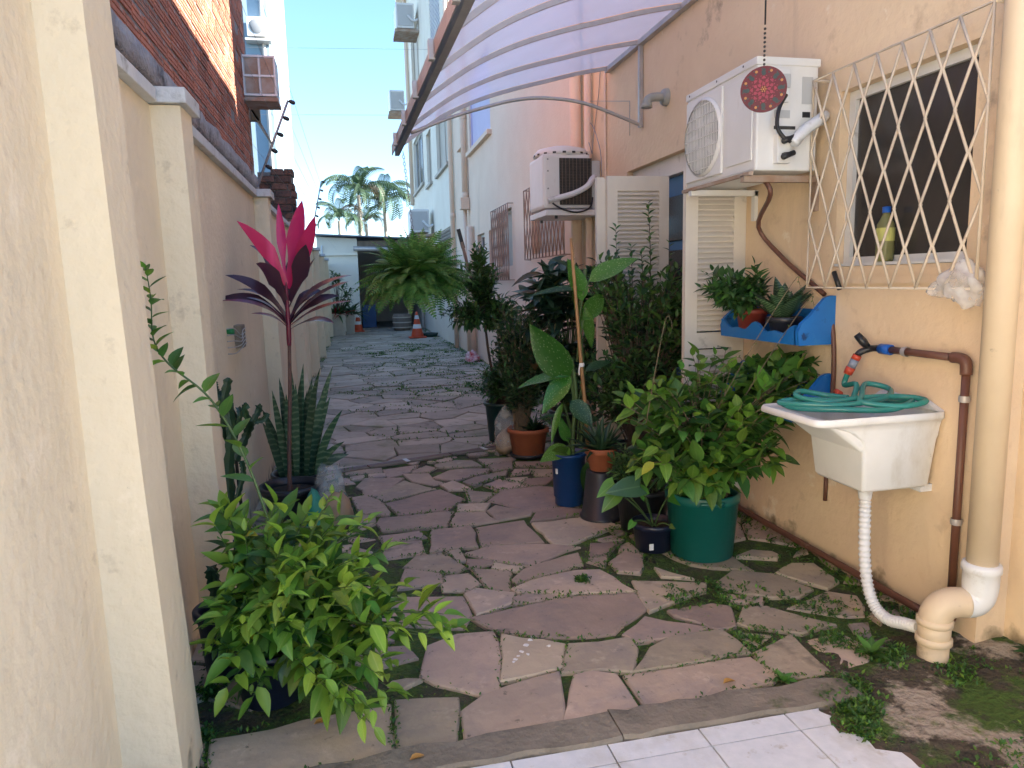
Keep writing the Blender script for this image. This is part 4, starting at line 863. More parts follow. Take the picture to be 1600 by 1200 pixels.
MB().lathe([(cr, -.025), (cr+.012, -.016), (cr+.014, -.012), (cr-.002, -.012)], (X0, cy, cz), 40, axis='X').build('grille_ring', 'ac_white', ac)
MB().box(X0-.006, X0+.001, Y0+.03, Y0+.27, Z0+.05, Z1-.06).build('front_panel', 'ac_white', ac, bevel=.004)
# service side that faces the camera
MB().box(X0+.06, X0+.15, Y0-.03, Y0+.001, Z0+.30, Z1-.05).build('terminal_cover', 'ac_white', ac, bevel=.005)
MB().box(X0+.075, X0+.145, Y0-.04, Y0-.029, Z0+.36, Z1-.075).build('cover_grip', 'ac_shadow', ac, bevel=.004)
MB().box(X1-.085, X1-.03, Y0-.002, Y0+.001, Z0+.30, Z0+.42).build('rating_plate', 'ac_shadow', ac)
MB().box(X1-.08, X1-.04, Y0-.002, Y0+.001, Z0+.24, Z0+.265).build('warning_label', 'black', ac)
MB().box(X0+.09, X0+.20, Y0-.002, Y0+.001, Z0+.185, Z0+.20).build('warning_label', 'coil', ac)
MB().box(X0+.09, X0+.17, Y0-.002, Y0+.001, Z0+.235, Z0+.27).build('data_label', 'ac_shadow', ac)
MB().box(X0+.09, X0+.16, Y0-.035, Y0+.001, Z0+.03, Z0+.16).build('valve_plate', 'ac_white', ac, bevel=.004)
for z in (.06, .13):
    MB().tube([(X0+.125, Y0-.03, Z0+z), (X0+.125, Y0-.075, Z0+z)], [.018, .012], 8).build('valve', 'black', ac); MB().tube([(X0+.10, Y0-.06, Z0+z-.01), (X0+.16, Y0-.06, Z0+z+.012)], .012, 8).build('valve', 'black', ac)
MB().tube(smooth_path([(X0+.13, Y0-.03, Z0+.33), (X0+.09, Y0-.04, Z0+.27), (X0+.075, Y0-.05, Z0+.19), (X0+.10, Y0-.06, Z0+.14), (X0+.14, Y0-.06, Z0+.12)], 5), .009, 8).build('power_cable', 'black', ac)
MB().tube(smooth_path([(X0+.15, Y0-.06, Z0+.11), (X0+.21, Y0-.06, Z0+.17), (X0+.29, Y0-.05, Z0+.22), (X0+.335, Y0-.02, Z0+.245), (X0+.345, Y0+.02, Z0+.23)], 5), [.02]+[.026]*20, 10).build('wrapped_pipes', 'pvc_white', ac)
for y in (Y0+.06, Y1-.10):
    m = MB(); m.bar((X0-.03, y, Z0-.03), (XW, y, Z0-.03), .035, .03); m.bar((XW-.01, y, Z0-.18), (XW-.01, y, Z0-.02), .035, .02, (1, 0, 0)); m.build('bracket', 'rust' if y < 3.3 else 'ac_white', ac)
MB().bar((X0-.02, Y0-.0, Z0-.012), (X0-.02, Y1, Z0-.012), .02, .016).build('foot_rail', 'rust', ac)
for y in (Y0+.1, Y0+.35, Y1-.05): MB().lathe([(.006, -.01), (.0, -.012)], (X0-.004, y, Z1-.012), 8, axis='X').build('screw', 'coil', ac)
single('drain_hose', MB().tube(smooth_path([(X0+.1, Y0+.10, Z0-.02), (X0+.12, Y0+.06, Z0-.1), aX(1185, 355, XW-.12), aX(1225, 405, XW-.05), aX(1265, 440, XW-.02), aX(1288, 460, XW-.015)], 5), .012, 8), 'pvc_brown', 'dark hose curving down the wall from under the near air conditioner', 'hose')
single('short_hose', MB().tube([aX(1303, 425, XW-.05), aX(1312, 452, XW-.05)], .011, 8), 'black', 'short dark hose stub poking through the near window grille', 'hose')
single('wall_hose', MB().tube(smooth_path([aX(1290, 465, XW-.012), aX(1299, 500, XW-.012), aX(1303, 550, XW-.012), aX(1301, 610, XW-.012), aX(1294, 700, XW-.012)], 4), .011, 8), 'pvc_brown', 'brown hose running down the wall beside the blue shelf', 'hose')
single('pipe_stub', MB().tube([aX(1291, 738, XW-.015), aX(1289, 782, XW-.015)], .010, 8), 'pvc_brown', 'short brown pipe end sticking out below the white sink', 'pipe')

# hanging mandala disc
p = aY(1193, 140, 2.75); md = thing('mandala_disc', 'round dark red mandala disc hanging on a chain before the near air conditioner', 'ornament', tuple(p))
fd = (CAM-p); fd.z = 0; fd.normalize(); sd = Vector((0, 0, 1)).cross(fd)
def disc(c, r, off, th, n=24):
    m = MB(); c = c+fd*off; vs = [c+sd*r*math.cos(2*math.pi*j/n)+Vector((0, 0, 1))*r*math.sin(2*math.pi*j/n)+fd*t for t in (0, th) for j in range(n)]
    return m.add(vs, [tuple(range(n)), tuple(range(n, 2*n))]+[(j, (j+1) % n, n+(j+1) % n, n+j) for j in range(n)])
base = disc(p, .09, 0, .008, 48).build('disc', 'mandala', md)
def dots(name, mat, spec):
    m = MB()
    for rr, n, ph, s in spec:
        for k in range(n):
            a = 2*math.pi*(k+ph)/n; q = disc(p+sd*rr*math.cos(a)+Vector((0, 0, rr*math.sin(a))), s, .008, .0012, 8); m.add(q.v, q.f)
    m.build(name, mat, md)
dots('gold_dots', 'dot_gold', [(.075, 8, .5, .0055), (.0, 1, 0, .004), (.009, 6, 0, .0028)])
dots('dark_petals', 'dot_dark', [(.062, 8, 0, .0085), (.074, 8, 0, .0075), (.068, 16, .25, .0035), (.081, 16, .25, .003)])
dots('pink_petals', 'dot_pink', [(.022, 8, 0, .006), (.034, 8, .5, .0065), (.046, 8, 0, .0055), (.044, 24, .5, .0025), (.053, 16, .5, .0022), (.028, 16, .25, .0024), (.016, 10, 0, .0025)])
top = Vector((p.x, p.y, 3.0)); m = MB(); m.tube([p+Vector((0, 0, .25)), top], .0035, 6); m.build('cord', 'black', md)
for k in range(9): MB().lathe([(.0, -.006), (.005, -.003), (.005, .003), (.0, .006)], p+Vector((0, 0, .098+k*.017)), 8).build('bead', 'coil', md)

# ------------------------------------------------------------------ far air conditioner
a2 = thing('air_conditioner', 'far white domed air conditioner with dark side coil on a wall bracket', 'air conditioner', (1.95, 6.4, 2.0))
MB().box(1.69, 2.13, 6.22, 6.72, 2.03, 2.50).build('case', 'ac_white', a2, bevel=.03)
MB().box(1.84, 2.135, 6.205, 6.225, 2.06, 2.46).build('side_coil', 'coil', a2)
for k in range(16): MB().box(1.842, 2.133, 6.198, 6.206, 2.072+k*.0245, 2.077+k*.0245).build('coil_fin', 'coil', a2)
for k in range(9): MB().box(1.86+k*.033, 1.8612+k*.033, 6.196, 6.199, 2.062, 2.458).build('guard_wire', 'brown_metal', a2)
m = MB(); m.lathe([(.235, 2.495), (.25, 2.50), (.25, 2.53), (.22, 2.565), (.12, 2.59), (.0, 2.595)], (1.93, 6.46, 0), 28); m.build('dome', 'ac_white', a2)
for k in range(18):
    a = 2*math.pi*k/18; c = Vector((1.93+.25*math.cos(a), 6.46+.25*math.sin(a), 2.514)); MB().bar(c-Vector((0, 0, .008)), c+Vector((0, 0, .008)), .03, .006, (math.cos(a), math.sin(a), 0)).build('vent_slot', 'coil', a2)
for z in (2.1, 2.2, 2.35, 2.45): MB().lathe([(.008, -.006), (.0, -.008)], (1.735, 6.22, z), 8, axis='Y').build('screw', 'fan', a2)
MB().tube(smooth_path([(1.72, 6.17, 2.09), (1.80, 6.16, 2.11), (1.95, 6.15, 2.15), (2.07, 6.15, 2.21), (2.13, 6.17, 2.28), (2.17, 6.22, 2.30)], 5), .026, 10).build('wrapped_pipes', 'pvc_white', a2)
MB().tube(smooth_path([(1.76, 6.17, 2.07), (1.84, 6.16, 2.02), (1.98, 6.16, 1.99), (2.10, 6.16, 2.03), (2.13, 6.17, 2.12)], 5), .008, 6).build('power_cable', 'black', a2)
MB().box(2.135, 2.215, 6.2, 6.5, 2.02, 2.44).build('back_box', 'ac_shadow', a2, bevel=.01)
MB().box(1.70, XW-.003, 6.17, 6.75, 1.965, 2.015).build('bracket', 'ac_white', a2, bevel=.004)
for y in (6.2, 6.7): MB().bar((1.80, y, 1.94), (1.80, y, 1.965), .03, .02).build('foot', 'coil', a2)
# upper floor air conditioners at the far end
for i, (x, y, Yc, lab) in enumerate(((653, 25, 21.0, 'high white air conditioner near the top of the far white wall'), (633, 157, 25.35, 'white air conditioner jutting from the far corner of the building'), (668, 345, 19.2, 'low white air conditioner on the far wall behind the hanging chain'))):
    p = aY(x, y, Yc); xx = p.x; t = thing('air_conditioner', lab, 'air conditioner', (xx, Yc, p.z-.35), 'upper air conditioners')
    s = .33 if i < 2 else .3
    MB().box(XW-.62, XW-.12, Yc, Yc+.85, p.z-s, p.z+s).build('case', 'ac_white', t, bevel=.02)
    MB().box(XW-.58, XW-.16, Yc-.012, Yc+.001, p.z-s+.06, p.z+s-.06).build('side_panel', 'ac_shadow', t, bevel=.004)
    MB().box(XW-.66, XW-.002, Yc-.03, Yc+.88, p.z-s-.10, p.z-s-.03).build('bracket', 'rust', t)
    MB().tube(smooth_path([(XW-.3, Yc-.03, p.z), (XW-.15, Yc-.06, p.z-.15), (XW-.03, Yc-.04, p.z-.1)], 4), .03, 8).build('pipe', 'pvc_white', t)

# ------------------------------------------------------------------ plumbing by the near wall
bpz = thing('water_pipe', 'brown water pipe running along the wall foot and up to the tap', 'pipe', (XW-.03, 2.17, 0))
xp = XW-.035
MB().tube(smooth_path([(xp-.02, 4.6, .045), (xp-.02, 3.4, .045), (xp-.02, 2.35, .05), (xp-.02, 2.24, .055)], 3), .016, 10).build('pipe', 'pvc_brown', bpz)
MB().tube(smooth_path([(xp-.02, 2.27, .055), (xp-.015, 2.19, .055), (xp, 2.17, .08), (xp, 2.17, .13)], 4), .024, 12).build('elbow', 'pvc_brown', bpz)
MB().tube([(xp, 2.17, .10), (xp, 2.17, 1.03)], .015, 12).build('pipe', 'pvc_brown', bpz)
MB().tube(smooth_path([(xp, 2.17, 1.02), (xp, 2.175, 1.065), (xp, 2.20, 1.078), (xp, 2.235, 1.078)], 4), .021, 12).build('elbow', 'pvc_brown', bpz)
MB().tube([(xp, 2.22, 1.078), (xp, 2.56, 1.078)], .015, 12).build('pipe', 'pvc_brown', bpz)
for q in ((xp, 2.17, .93), (xp, 2.17, .46)): MB().lathe([(.019, -.012), (.021, 0), (.019, .012)], q, 12).build('clip', 'alu', bpz); 
MB().lathe([(.019, -.012), (.021, 0), (.019, .012)], (xp, 2.47, 1.078), 12, axis='Y').build('clip', 'alu', bpz)
MB().tube([(xp, 2.55, 1.078), (xp, 2.61, 1.078)], .022, 12).build('blue_coupling', 'blue_fit', bpz)
tp_ = thing('tap', 'black plastic garden tap on the end of the brown pipe', 'tap', (xp, 2.66, 1.08))
MB().tube(smooth_path([(xp, 2.60, 1.078), (xp, 2.66, 1.075), (xp-.03, 2.69, 1.06), (xp-.045, 2.695, 1.045)], 4), .014, 10).build('body', 'black', tp_)
MB().tube([(xp-.012, 2.675, 1.08), (xp-.03, 2.685, 1.105), (xp-.05, 2.70, 1.135)], [.014, .018, .015], 8).build('handle', 'black', tp_)

# green hose: from the tap down into the sink and coiled on it
hs = thing('garden_hose', 'teal garden hose coiled on the white sink and joined to the tap', 'hose', (2.0, 2.45, .84))
tq = Vector((xp-.045, 2.695, 1.045)); dq = Vector((-.35, .25, -1)).normalized()
hq = tq+dq*.09
MB().tube([tq, tq+dq*.022], .019, 12).build('connector_ring', 'hose_red', hs); MB().tube([tq+dq*.022, tq+dq*.06], .018, 12).build('connector', 'hose_grey', hs); MB().tube([tq+dq*.06, tq+dq*.092], [.021, .018], 12).build('connector_ring', 'hose_red', hs)
zt = .868; V2 = lambda p: Vector((p.x, 2.67-(2.67-p.y)*.82+.012*math.sin(p.x*40), p.z+.006*math.sin(p.x*23+p.y*31)))
path = [hq, hq+Vector((-.01, .005, -.05)), Vector((2.08, 2.62, .93)), Vector((2.05, 2.57, .88)), Vector((1.98, 2.53, zt)), Vector((1.82, 2.56, zt)), Vector((1.72, 2.60, zt+.004)), Vector((1.73, 2.48, zt)), Vector((1.86, 2.33, zt)), Vector((2.02, 2.28, zt+.008)), Vector((2.13, 2.30, zt+.02)), Vector((2.15, 2.40, zt+.02)), Vector((2.05, 2.46, zt+.02)), Vector((1.90, 2.46, zt+.018)), Vector((1.76, 2.55, zt+.018)), Vector((1.70, 2.59, zt+.01)), Vector((1.74, 2.46, zt+.014)), Vector((1.88, 2.36, zt+.02)),
        Vector((2.06, 2.36, zt+.03)), Vector((2.14, 2.47, zt+.055)), Vector((2.08, 2.52, zt+.07)), Vector((1.98, 2.42, zt+.04)), Vector((1.94, 2.33, zt+.03)), Vector((2.06, 2.25, zt+.02)), Vector((2.16, 2.26, zt+.03)), Vector((2.13, 2.36, zt+.035)), Vector((1.97, 2.40, zt+.035)), Vector((1.83, 2.44, zt+.03)), Vector((1.76, 2.52, zt+.04)), Vector((1.80, 2.58, zt+.045)), Vector((1.90, 2.53, zt+.03)), Vector((1.93, 2.42, zt+.035))]
path = path[:3]+[V2(p) for p in path[3:]]
MB().tube(smooth_path(path, 7), .0115, 10).build('tube', 'hose', hs)
MB().tube([(1.95, 2.49, .885), (1.93, 2.45, .89)], .016, 10).build('nozzle', 'green_fit', hs); MB().tube([(1.965, 2.53, .89), (1.95, 2.49, .886)], [.012, .017], 10).build('nozzle_grip', 'black', hs)
MB().tube([(1.985, 2.62, .905), (1.975, 2.58, .90)], .012, 10).build('nozzle_tip', 'hose_red', hs)

# white wall sink
sk = thing('wall_sink', 'white plastic laundry sink fixed to the peach wall', 'sink', (2.0, 2.45, .55))
def ring(x0, x1, y0, y1, z, bow=0, n=6, rc=.03):
    y0, y1 = 2.67-(2.67-y0)*.82, 2.67-(2.67-y1)*.82
    if z < .83: rc = .014
    P = []
    for (cx, cy, a0) in ((x1-rc, y1-rc, 0), (x0+rc, y1-rc, 90), (x0+rc, y0+rc, 180), (x1-rc, y0+rc, 270)):
        for k in range(n): a = rad(a0+90*k/(n-1)); P.append([cx+rc*math.cos(a), cy+rc*math.sin(a), z])
    for p in P:
        t = (p[1]-y0)/(y1-y0)
        if p[0] < (x0+x1)/2: p[0] -= bow*math.sin(math.pi*max(0, min(1, t)))
    return P
def loft(rings, capb=True):
    m = MB(); n = len(rings[0]); m.add([p for r2 in rings for p in r2], [(i*n+j, i*n+(j+1) % n, (i+1)*n+(j+1) % n, (i+1)*n+j) for i in range(len(rings)-1) for j in range(n)], 0, True)
    if capb: q = len(m.v)-n; m.f.append(list(range(q, q+n))); m.m.append(0); m.sm.append(False)
    return m
xb = XW-.004
loft([ring(1.66, xb, 2.185, 2.665, .862, .035), ring(1.655, xb, 2.18, 2.67, .853, .035), ring(1.655, xb, 2.18, 2.67, .838, .035), ring(1.665, xb, 2.19, 2.66, .832, .035),
      ring(1.74, xb-.002, 2.205, 2.645, .826, .02), ring(1.815, xb-.004, 2.212, 2.638, .80, .008), ring(1.865, xb-.006, 2.216, 2.634, .765, .004), ring(1.872, xb-.01, 2.22, 2.63, .75), ring(1.892, xb-.022, 2.24, 2.61, .565), ring(1.90, xb-.03, 2.25, 2.60, .553), ring(1.93, xb-.07, 2.28, 2.57, .549)]).build('basin', 'white_plastic', sk)
loft([ring(1.66, xb, 2.185, 2.665, .862, .035), ring(1.70, xb-.02, 2.21, 2.64, .858, .03), ring(1.72, xb-.025, 2.22, 2.63, .835, .02), ring(1.90, xb-.03, 2.235, 2.615, .70), ring(1.92, xb-.05, 2.25, 2.60, .60)]).build('bowl', 'white_plastic', sk)
m = MB(); m.add([(xb, 2.285, .862), (xb, 2.66, .862), (xb, 2.61, .90), (xb, 2.36, .892), (xb-.03, 2.285, .862), (xb-.03, 2.66, .862), (xb-.022, 2.61, .90), (xb-.022, 2.36, .892)], [(0, 1, 2, 3), (4, 7, 6, 5), (0, 4, 5, 1), (1, 5, 6, 2), (2, 6, 7, 3), (3, 7, 4, 0)]); m.build('upstand', 'white_plastic', sk)
MB().box(xb-.05, XW-.001, 2.33, 2.39, .53, .56).build('fixing', 'pvc_white', sk); MB().lathe([(.028, 0), (.028, -.02), (.024, -.05)], (1.97, 2.40, .552), 14).build('outlet', 'pvc_white', sk)
cs = [(1.97, 2.40, .515), (1.97, 2.395, .42), (1.968, 2.385, .28), (1.967, 2.36, .16), (1.965, 2.31, .085), (1.968, 2.24, .062), (1.978, 2.17, .078), (1.99, 2.115, .088)]
pts = smooth_path(cs, 24); rr = [.0215+.0028*math.sin(i*1.55) if i < len(pts) else .02 for i in range(len(pts))]
wp = thing('waste_hose', 'white corrugated waste hose curving from the sink to the drain', 'hose', (1.97, 2.3, 0)); MB().tube(pts, rr, 14).build('tube', 'pvc_white', wp)

# big rain downpipe with bend into the ground
rp_ = thing('rain_downpipe', 'thick cream rain downpipe with double bend at the near right corner', 'pipe', (2.14, 2.02, 0))
PX, PY = 2.148, 2.012
MB().tube([(PX, PY, .33), (PX, PY, TOPA)], .05, 24).build('pipe', 'pvc_cream', rp_)
MB().lathe([(.05, .365), (.061, .362), (.064, .352), (.064, .335), (.058, .328), (.058, .28), (.055, .25)], (PX, PY, 0), 24).build('socket', 'pvc_white', rp_)
ex, ey = 2.005, 2.055
e1 = smooth_path([(PX, PY, .28), (PX-.002, PY, .245), (PX-.02, PY+.006, .218), (PX-.05, PY+.016, .21)], 5)
MB().tube(e1, .054, 22).build('bend', 'pvc_white', rp_)
e2 = smooth_path([(PX-.045, PY+.014, .211), (PX-.09, PY+.027, .211), (ex+.02, ey-.006, .195), (ex, ey, .16), (ex, ey, .12)], 5)
MB().tube(e2, .054, 22).build('bend', 'pvc_cream', rp_)
for z, r0 in ((.140, .061), (.070, .061)): MB().lathe([(.054, z+.014), (r0, z+.010), (r0, z-.010), (.054, z-.014)], (ex, ey, 0), 22).build('collar', 'pvc_cream', rp_)
MB().tube([(ex, ey, .14), (ex, ey, .06)], .0545, 22).build('pipe', 'pvc_cream', rp_); MB().tube([(ex, ey, .06), (ex, ey, -.08)], .052, 22).build('ground_pipe', 'pvc_dirty', rp_)

# blue shelf bracketed to the wall
bs = thing('blue_shelf', 'two tier blue painted wooden wall shelf holding potted plants', 'shelf', (2.1, 3.3, .8))
def side(y, z0, z1):
    P = [(XW-.005, z0), (XW-.19, z0), (XW-.195, z0+.06), (XW-.18, z0+.10), (XW-.13, z0+.14), (XW-.085, z0+.19), (XW-.06, z1-.01), (XW-.03, z1), (XW-.005, z1)]
    m = MB(); n = len(P); m.add([(x, yy, z) for yy in (y, y+.02) for x, z in P], [tuple(range(n)), tuple(range(n, 2*n))[::-1]]+[(i, (i+1) % n, n+(i+1) % n, n+i) for i in range(n)]); return m
for zb in (1.07, .70):
    for y in (2.955, 3.66): side(y, zb, zb+.225).build('side_panel', 'blue_shelf', bs, bevel=.002)
    MB().box(XW-.185, XW-.006, 2.976, 3.658, zb+.004, zb+.022).build('shelf_board', 'blue_shelf', bs)
    n = 24; P = [(2.977+.682*i/n, zb+.065+.018*math.cos(i/n*4*math.pi)+.012*math.cos(i/n*8*math.pi)) for i in range(n+1)]
    m = MB(); m.add([(XW-.188-.0*k, y, z) for k in (0,) for y, z in P]+[(XW-.188, y, zb) for y, z in P]+[(XW-.203, y, z) for y, z in P]+[(XW-.203, y, zb) for y, z in P], [(i, i+1, n+2+i, n+1+i) for i in range(n)]+[(2*n+2+i, 3*n+3+i, 3*n+4+i, 2*n+3+i) for i in range(n)]+[(i, 2*n+2+i, 2*n+3+i, i+1) for i in range(n)]+[(n+1+i, n+2+i, 3*n+4+i, 3*n+3+i) for i in range(n)]); m.build('front_rail', 'blue_shelf', bs)
    MB().box(XW-.02, XW-.004, 2.976, 3.658, zb+.024, zb+.16).build('back_rail', 'blue_shelf', bs)

# ================================================================== PLANTS
def leafmesh(name, mat, ratio=.42, fold=.22, droop=.18, n=5, shape='ovate', wave=.0):
    """unit leaf along +Y, normal +Z"""
    vs = []; fs = []
    for i in range(n+1):
        t = i/n
        if shape == 'ovate': w = math.sin(math.pi*min(1, t**.78))**.85*(1-.15*t)
        elif shape == 'lance': w = math.sin(math.pi*t**.9)**.8
        elif shape == 'heart': w = (math.sin(math.pi*min(1, (t*.86+.14)**.62)))**.9 if t < 1 else 0
        elif shape == 'strap': w = min(1, t*7+.35)*(1-t**3.2)
        w = max(w, .02)*ratio/2
        y = t*(1-.10*droop*t); z = -droop*t*t+wave*math.sin(t*9)
        if shape == 'heart' and i == 0: ye = -.10
        else: ye = y
        vs += [(-w, ye, z+w*fold*2), (0, y, z), (w, ye, z+w*fold*2)]
    for i in range(n): fs += [(3*i, 3*i+1, 3*i+4, 3*i+3), (3*i+1, 3*i+2, 3*i+5, 3*i+4)]
    me = bpy.data.meshes.new(name); me.from_pydata(vs, [], fs); me.materials.append(MATS[mat]); me.polygons.foreach_set('use_smooth', [True]*len(fs)); me.update(); return me
def lset(mats, **k):
    out = []
    for mt, wgt in mats:
        for dr in (.05, .2, .38):
            kk = dict(k); kk['droop'] = dr+k.get('droop', 0); out.append((leafmesh('leaf_'+mt, mt, **kk), wgt))
    return out
def pick(ls, r, lo=0, hi=None):
    L = ls[lo:hi]; t = r.random()*sum(w for _, w in L)
    for m, w in L:
        t -= w
        if t <= 0: return m
    return L[-1][0]
def basis(pos, d, up, L, roll=0, wid=1):
    d = d.normalized(); z = up-d*up.dot(d)
    if z.length < 1e-3: z = d.orthogonal()
    z.normalize(); x = d.cross(z); x.normalize()
    if roll:
        q = Matrix.Rotation(roll, 3, d); x = q @ x; z = q @ z
    return Matrix(((x.x*L*wid, d.x*L, z.x*L, pos.x), (x.y*L*wid, d.y*L, z.y*L, pos.y), (x.z*L*wid, d.z*L, z.z*L, pos.z), (0, 0, 0, 1)))
def put_leaves(root, items, maxn=300, name='leaf', rest='foliage'):
    """items: (mesh, world matrix). The ones nearest the camera become objects, the rest one 'stuff' part."""
    off = Matrix.Translation(-WL[root.name])
    items = sorted(items, key=lambda it: (it[1].translation-CAM).length)
    for me, M in items[:maxn]:
        o = link(name, me, root); o.matrix_local = off @ M
    R = items[maxn:]
    if R:
        names = sorted({me.materials[0].name for me, _ in R}); m = MB(); m.keep = True
        for me, M in R: m.add([M @ v.co for v in me.vertices], [tuple(p.vertices) for p in me.polygons], names.index(me.materials[0].name), True)
        tag(m.build(rest, names, root), kind='stuff')
def inell(r, c, rd, surf=.55):
    while True:
        v = Vector((r.uniform(-1, 1), r.uniform(-1, 1), r.uniform(-1, 1)))
        if v.length <= 1 and v.length > .05: break
    k = max(v.length, surf*r.random()+.35)/v.length if v.length < .9 else 1
    v *= k
    return Vector((c[0]+v.x*rd[0], c[1]+v.y*rd[1], c[2]+v.z*rd[2]))
def shrub(root, base, blobs, leaves, L, per, r, stem_mat='twig', maxn=300, t0=.4, lift=.25, spread=.9, rstem=.004, jitter=.03, arch=.15, tipset=None, sizevar=.48, up=Vector((0, 0, 1)), split=None):
    """stems run from the pot to points spread through the crown's volume; leaves sit alternately along them"""
    items = []; st = MB(); base = Vector(base)
    for blob in blobs:
        c, rd, n = blob[:3]
        for k in range(n):
            tip = inell(r, c, rd)
            b0 = base+Vector((r.uniform(-1, 1)*jitter, r.uniform(-1, 1)*jitter, 0))
            d = tip-b0; ctrl = b0+d*.5+Vector((-d.x*.18, -d.y*.18, d.length*arch))+Vector((r.uniform(-1, 1), r.uniform(-1, 1), 0))*.04*d.length
            P = bez(b0, ctrl, tip, 9); st.tube(P, [rstem*(1-.75*i/9) for i in range(10)], 5, cap=False)
            ang = r.uniform(0, 6.28)
            for q in range(per):
                t = t0+(1-t0)*(q+.5*r.random())/max(1, per-1); t = min(t, 1); i = min(8, int(t*9)); f = t*9-i
                p = P[i].lerp(P[i+1], f); tg = (P[i+1]-P[i]).normalized(); ang += 2.4
                a = tg.orthogonal().normalized(); b2 = tg.cross(a); rad_ = a*math.cos(ang)+b2*math.sin(ang)
                dirn = (tg*(.25+.8*t**4)+rad_*spread+Vector((0, 0, lift))).normalized()
                LL = L*(1+r.uniform(-sizevar, sizevar))*(1 if t < .93 else .72)
                new = t > .82 and r.random() < .75
                me = pick(tipset if (new and tipset) else leaves, r)
                items.append((me, basis(p, dirn, up, LL, r.uniform(-.5, .5))))
    if st.v: st.build('stem', stem_mat, root)
    put_leaves(root, items, maxn)
    return items
def pot(root, c, rb, rt, h, mat, rim=.012, rimh=.03, soil=True, wall=.006, sticker=None, n=36, flare=0, z0=0, foot=0):
    x, y = c; pr = [(.0, z0+.001), (rb-.006, z0+.001), (rb, z0+.006)]
    if foot: pr += [(rb, z0+foot), (rb+.008, z0+foot+.006)]
    pr += [(rt-.002, z0+h-rimh), (rt+rim, z0+h-rimh+.003), (rt+rim, z0+h-.004), (rt+rim-.004, z0+h), (rt-wall, z0+h), (rt-wall-.004, z0+h-.04), (.0, z0+h-.045)]
    p = MB().lathe(pr[:-1], (x, y, 0), n).build('pot', mat, root)
    if soil:
        rs = rt-wall-.006; zs = z0+h-min(.045, h*.2); m = MB(); vs = [(x, y, zs+.008)]
        for k in (1, 2, 3):
            for j in range(20): a = 2*math.pi*j/20; q = rs*k/3; vs.append((x+q*math.cos(a), y+q*math.sin(a), zs+.006*noise.noise(Vector((j, k, x*9)))))
        fs = [(0, 1+j, 1+(j+1) % 20) for j in range(20)]+[(1+20*k+j, 21+20*k+j, 21+20*k+(j+1) % 20, 1+20*k+(j+1) % 20) for k in range(2) for j in range(20)]
        m.add(vs, fs, 0, True).build('soil', 'soil', root)
    return p
def plant(name, label, loc, group='potted plants along the passage'): return thing(name, label, 'plant', loc, group)
V = Vector

# ---- foreground bush by the left wall
r = random.Random(21)
ci = plant('citrus_bush', 'bright green leafy bush spilling over a dark pot in the left foreground', (-.34, 2.42, 0))
pot(ci, (-.34, 2.42), .10, .135, .21, 'navy_pot')
L1 = lset([('citrus', 5), ('citrus_dark', 3), ('citrus_new', 1.2), ('citrus_yellow', .12)], ratio=.46, fold=.2); LN = lset([('citrus_new', 4), ('citrus', 1)], ratio=.44, fold=.28)
def bl(x, y, Y, rx, ry, rz, n): p = aY(x, y, Y); return ((p.x, p.y, p.z), (rx, ry, rz), n)
blobs = [bl(500, 925, 2.22, .22, .20, .15, 44), bl(395, 960, 2.30, .15, .2, .15, 24), bl(560, 1040, 2.10, .15, .13, .11, 22), bl(430, 840, 2.40, .18, .2, .12, 24), bl(540, 850, 2.35, .14, .15, .10, 16), bl(640, 955, 2.15, .11, .12, .09, 10), bl(690, 975, 2.15, .05, .07, .07, 5), bl(385, 1060, 2.2, .08, .1, .07, 5), bl(330, 815, 2.45, .07, .1, .07, 5), bl(580, 1115, 2.02, .05, .06, .06, 4)]
it = shrub(ci, (-.34, 2.42, .18), blobs, L1, .088, 9, r, 'stem_green', maxn=0 if False else 300, t0=.45, tipset=LN, rstem=.0045, lift=.12, spread=.85)
def shoot(root, pts, leaves, L, n, r, name='long_shoot', rs=.005, mat='stem_green', updir=.2, t0=.12):
    P = smooth_path(pts, 6); MB().tube(P, [rs*(1-.7*i/(len(P)-1)) for i in range(len(P))], 6).build(name, mat, root)
    ang = 0; items = []
    for k in range(n):
        t = t0+(1-t0)*k/(n-1); x = t*(len(P)-1); i = min(int(x), len(P)-2); p = P[i].lerp(P[i+1], x-i); tg = (P[i+1]-P[i]).normalized(); ang += 2.5
        a = tg.orthogonal().normalized(); b2 = tg.cross(a); d = (a*math.cos(ang)+b2*math.sin(ang)+tg*.45+V((0, 0, updir))).normalized()
        items.append((pick(leaves, r), basis(p, d, V((0, 0, 1)), L*r.uniform(.75, 1.2)*(1-.35*t), r.uniform(-.4, .4))))
    put_leaves(root, items, 400)
shoot(ci, [aY(425, 830, 2.4), aY(385, 720, 2.42), aY(330, 625, 2.44), aY(265, 570, 2.46), aY(240, 530, 2.46), aY(236, 470, 2.46), aY(228, 420, 2.46)], L1[:9], .10, 34, r)
shoot(ci, [aY(480, 850, 2.3), aY(500, 805, 2.25), aY(520, 770, 2.22)], LN, .06, 14, r)

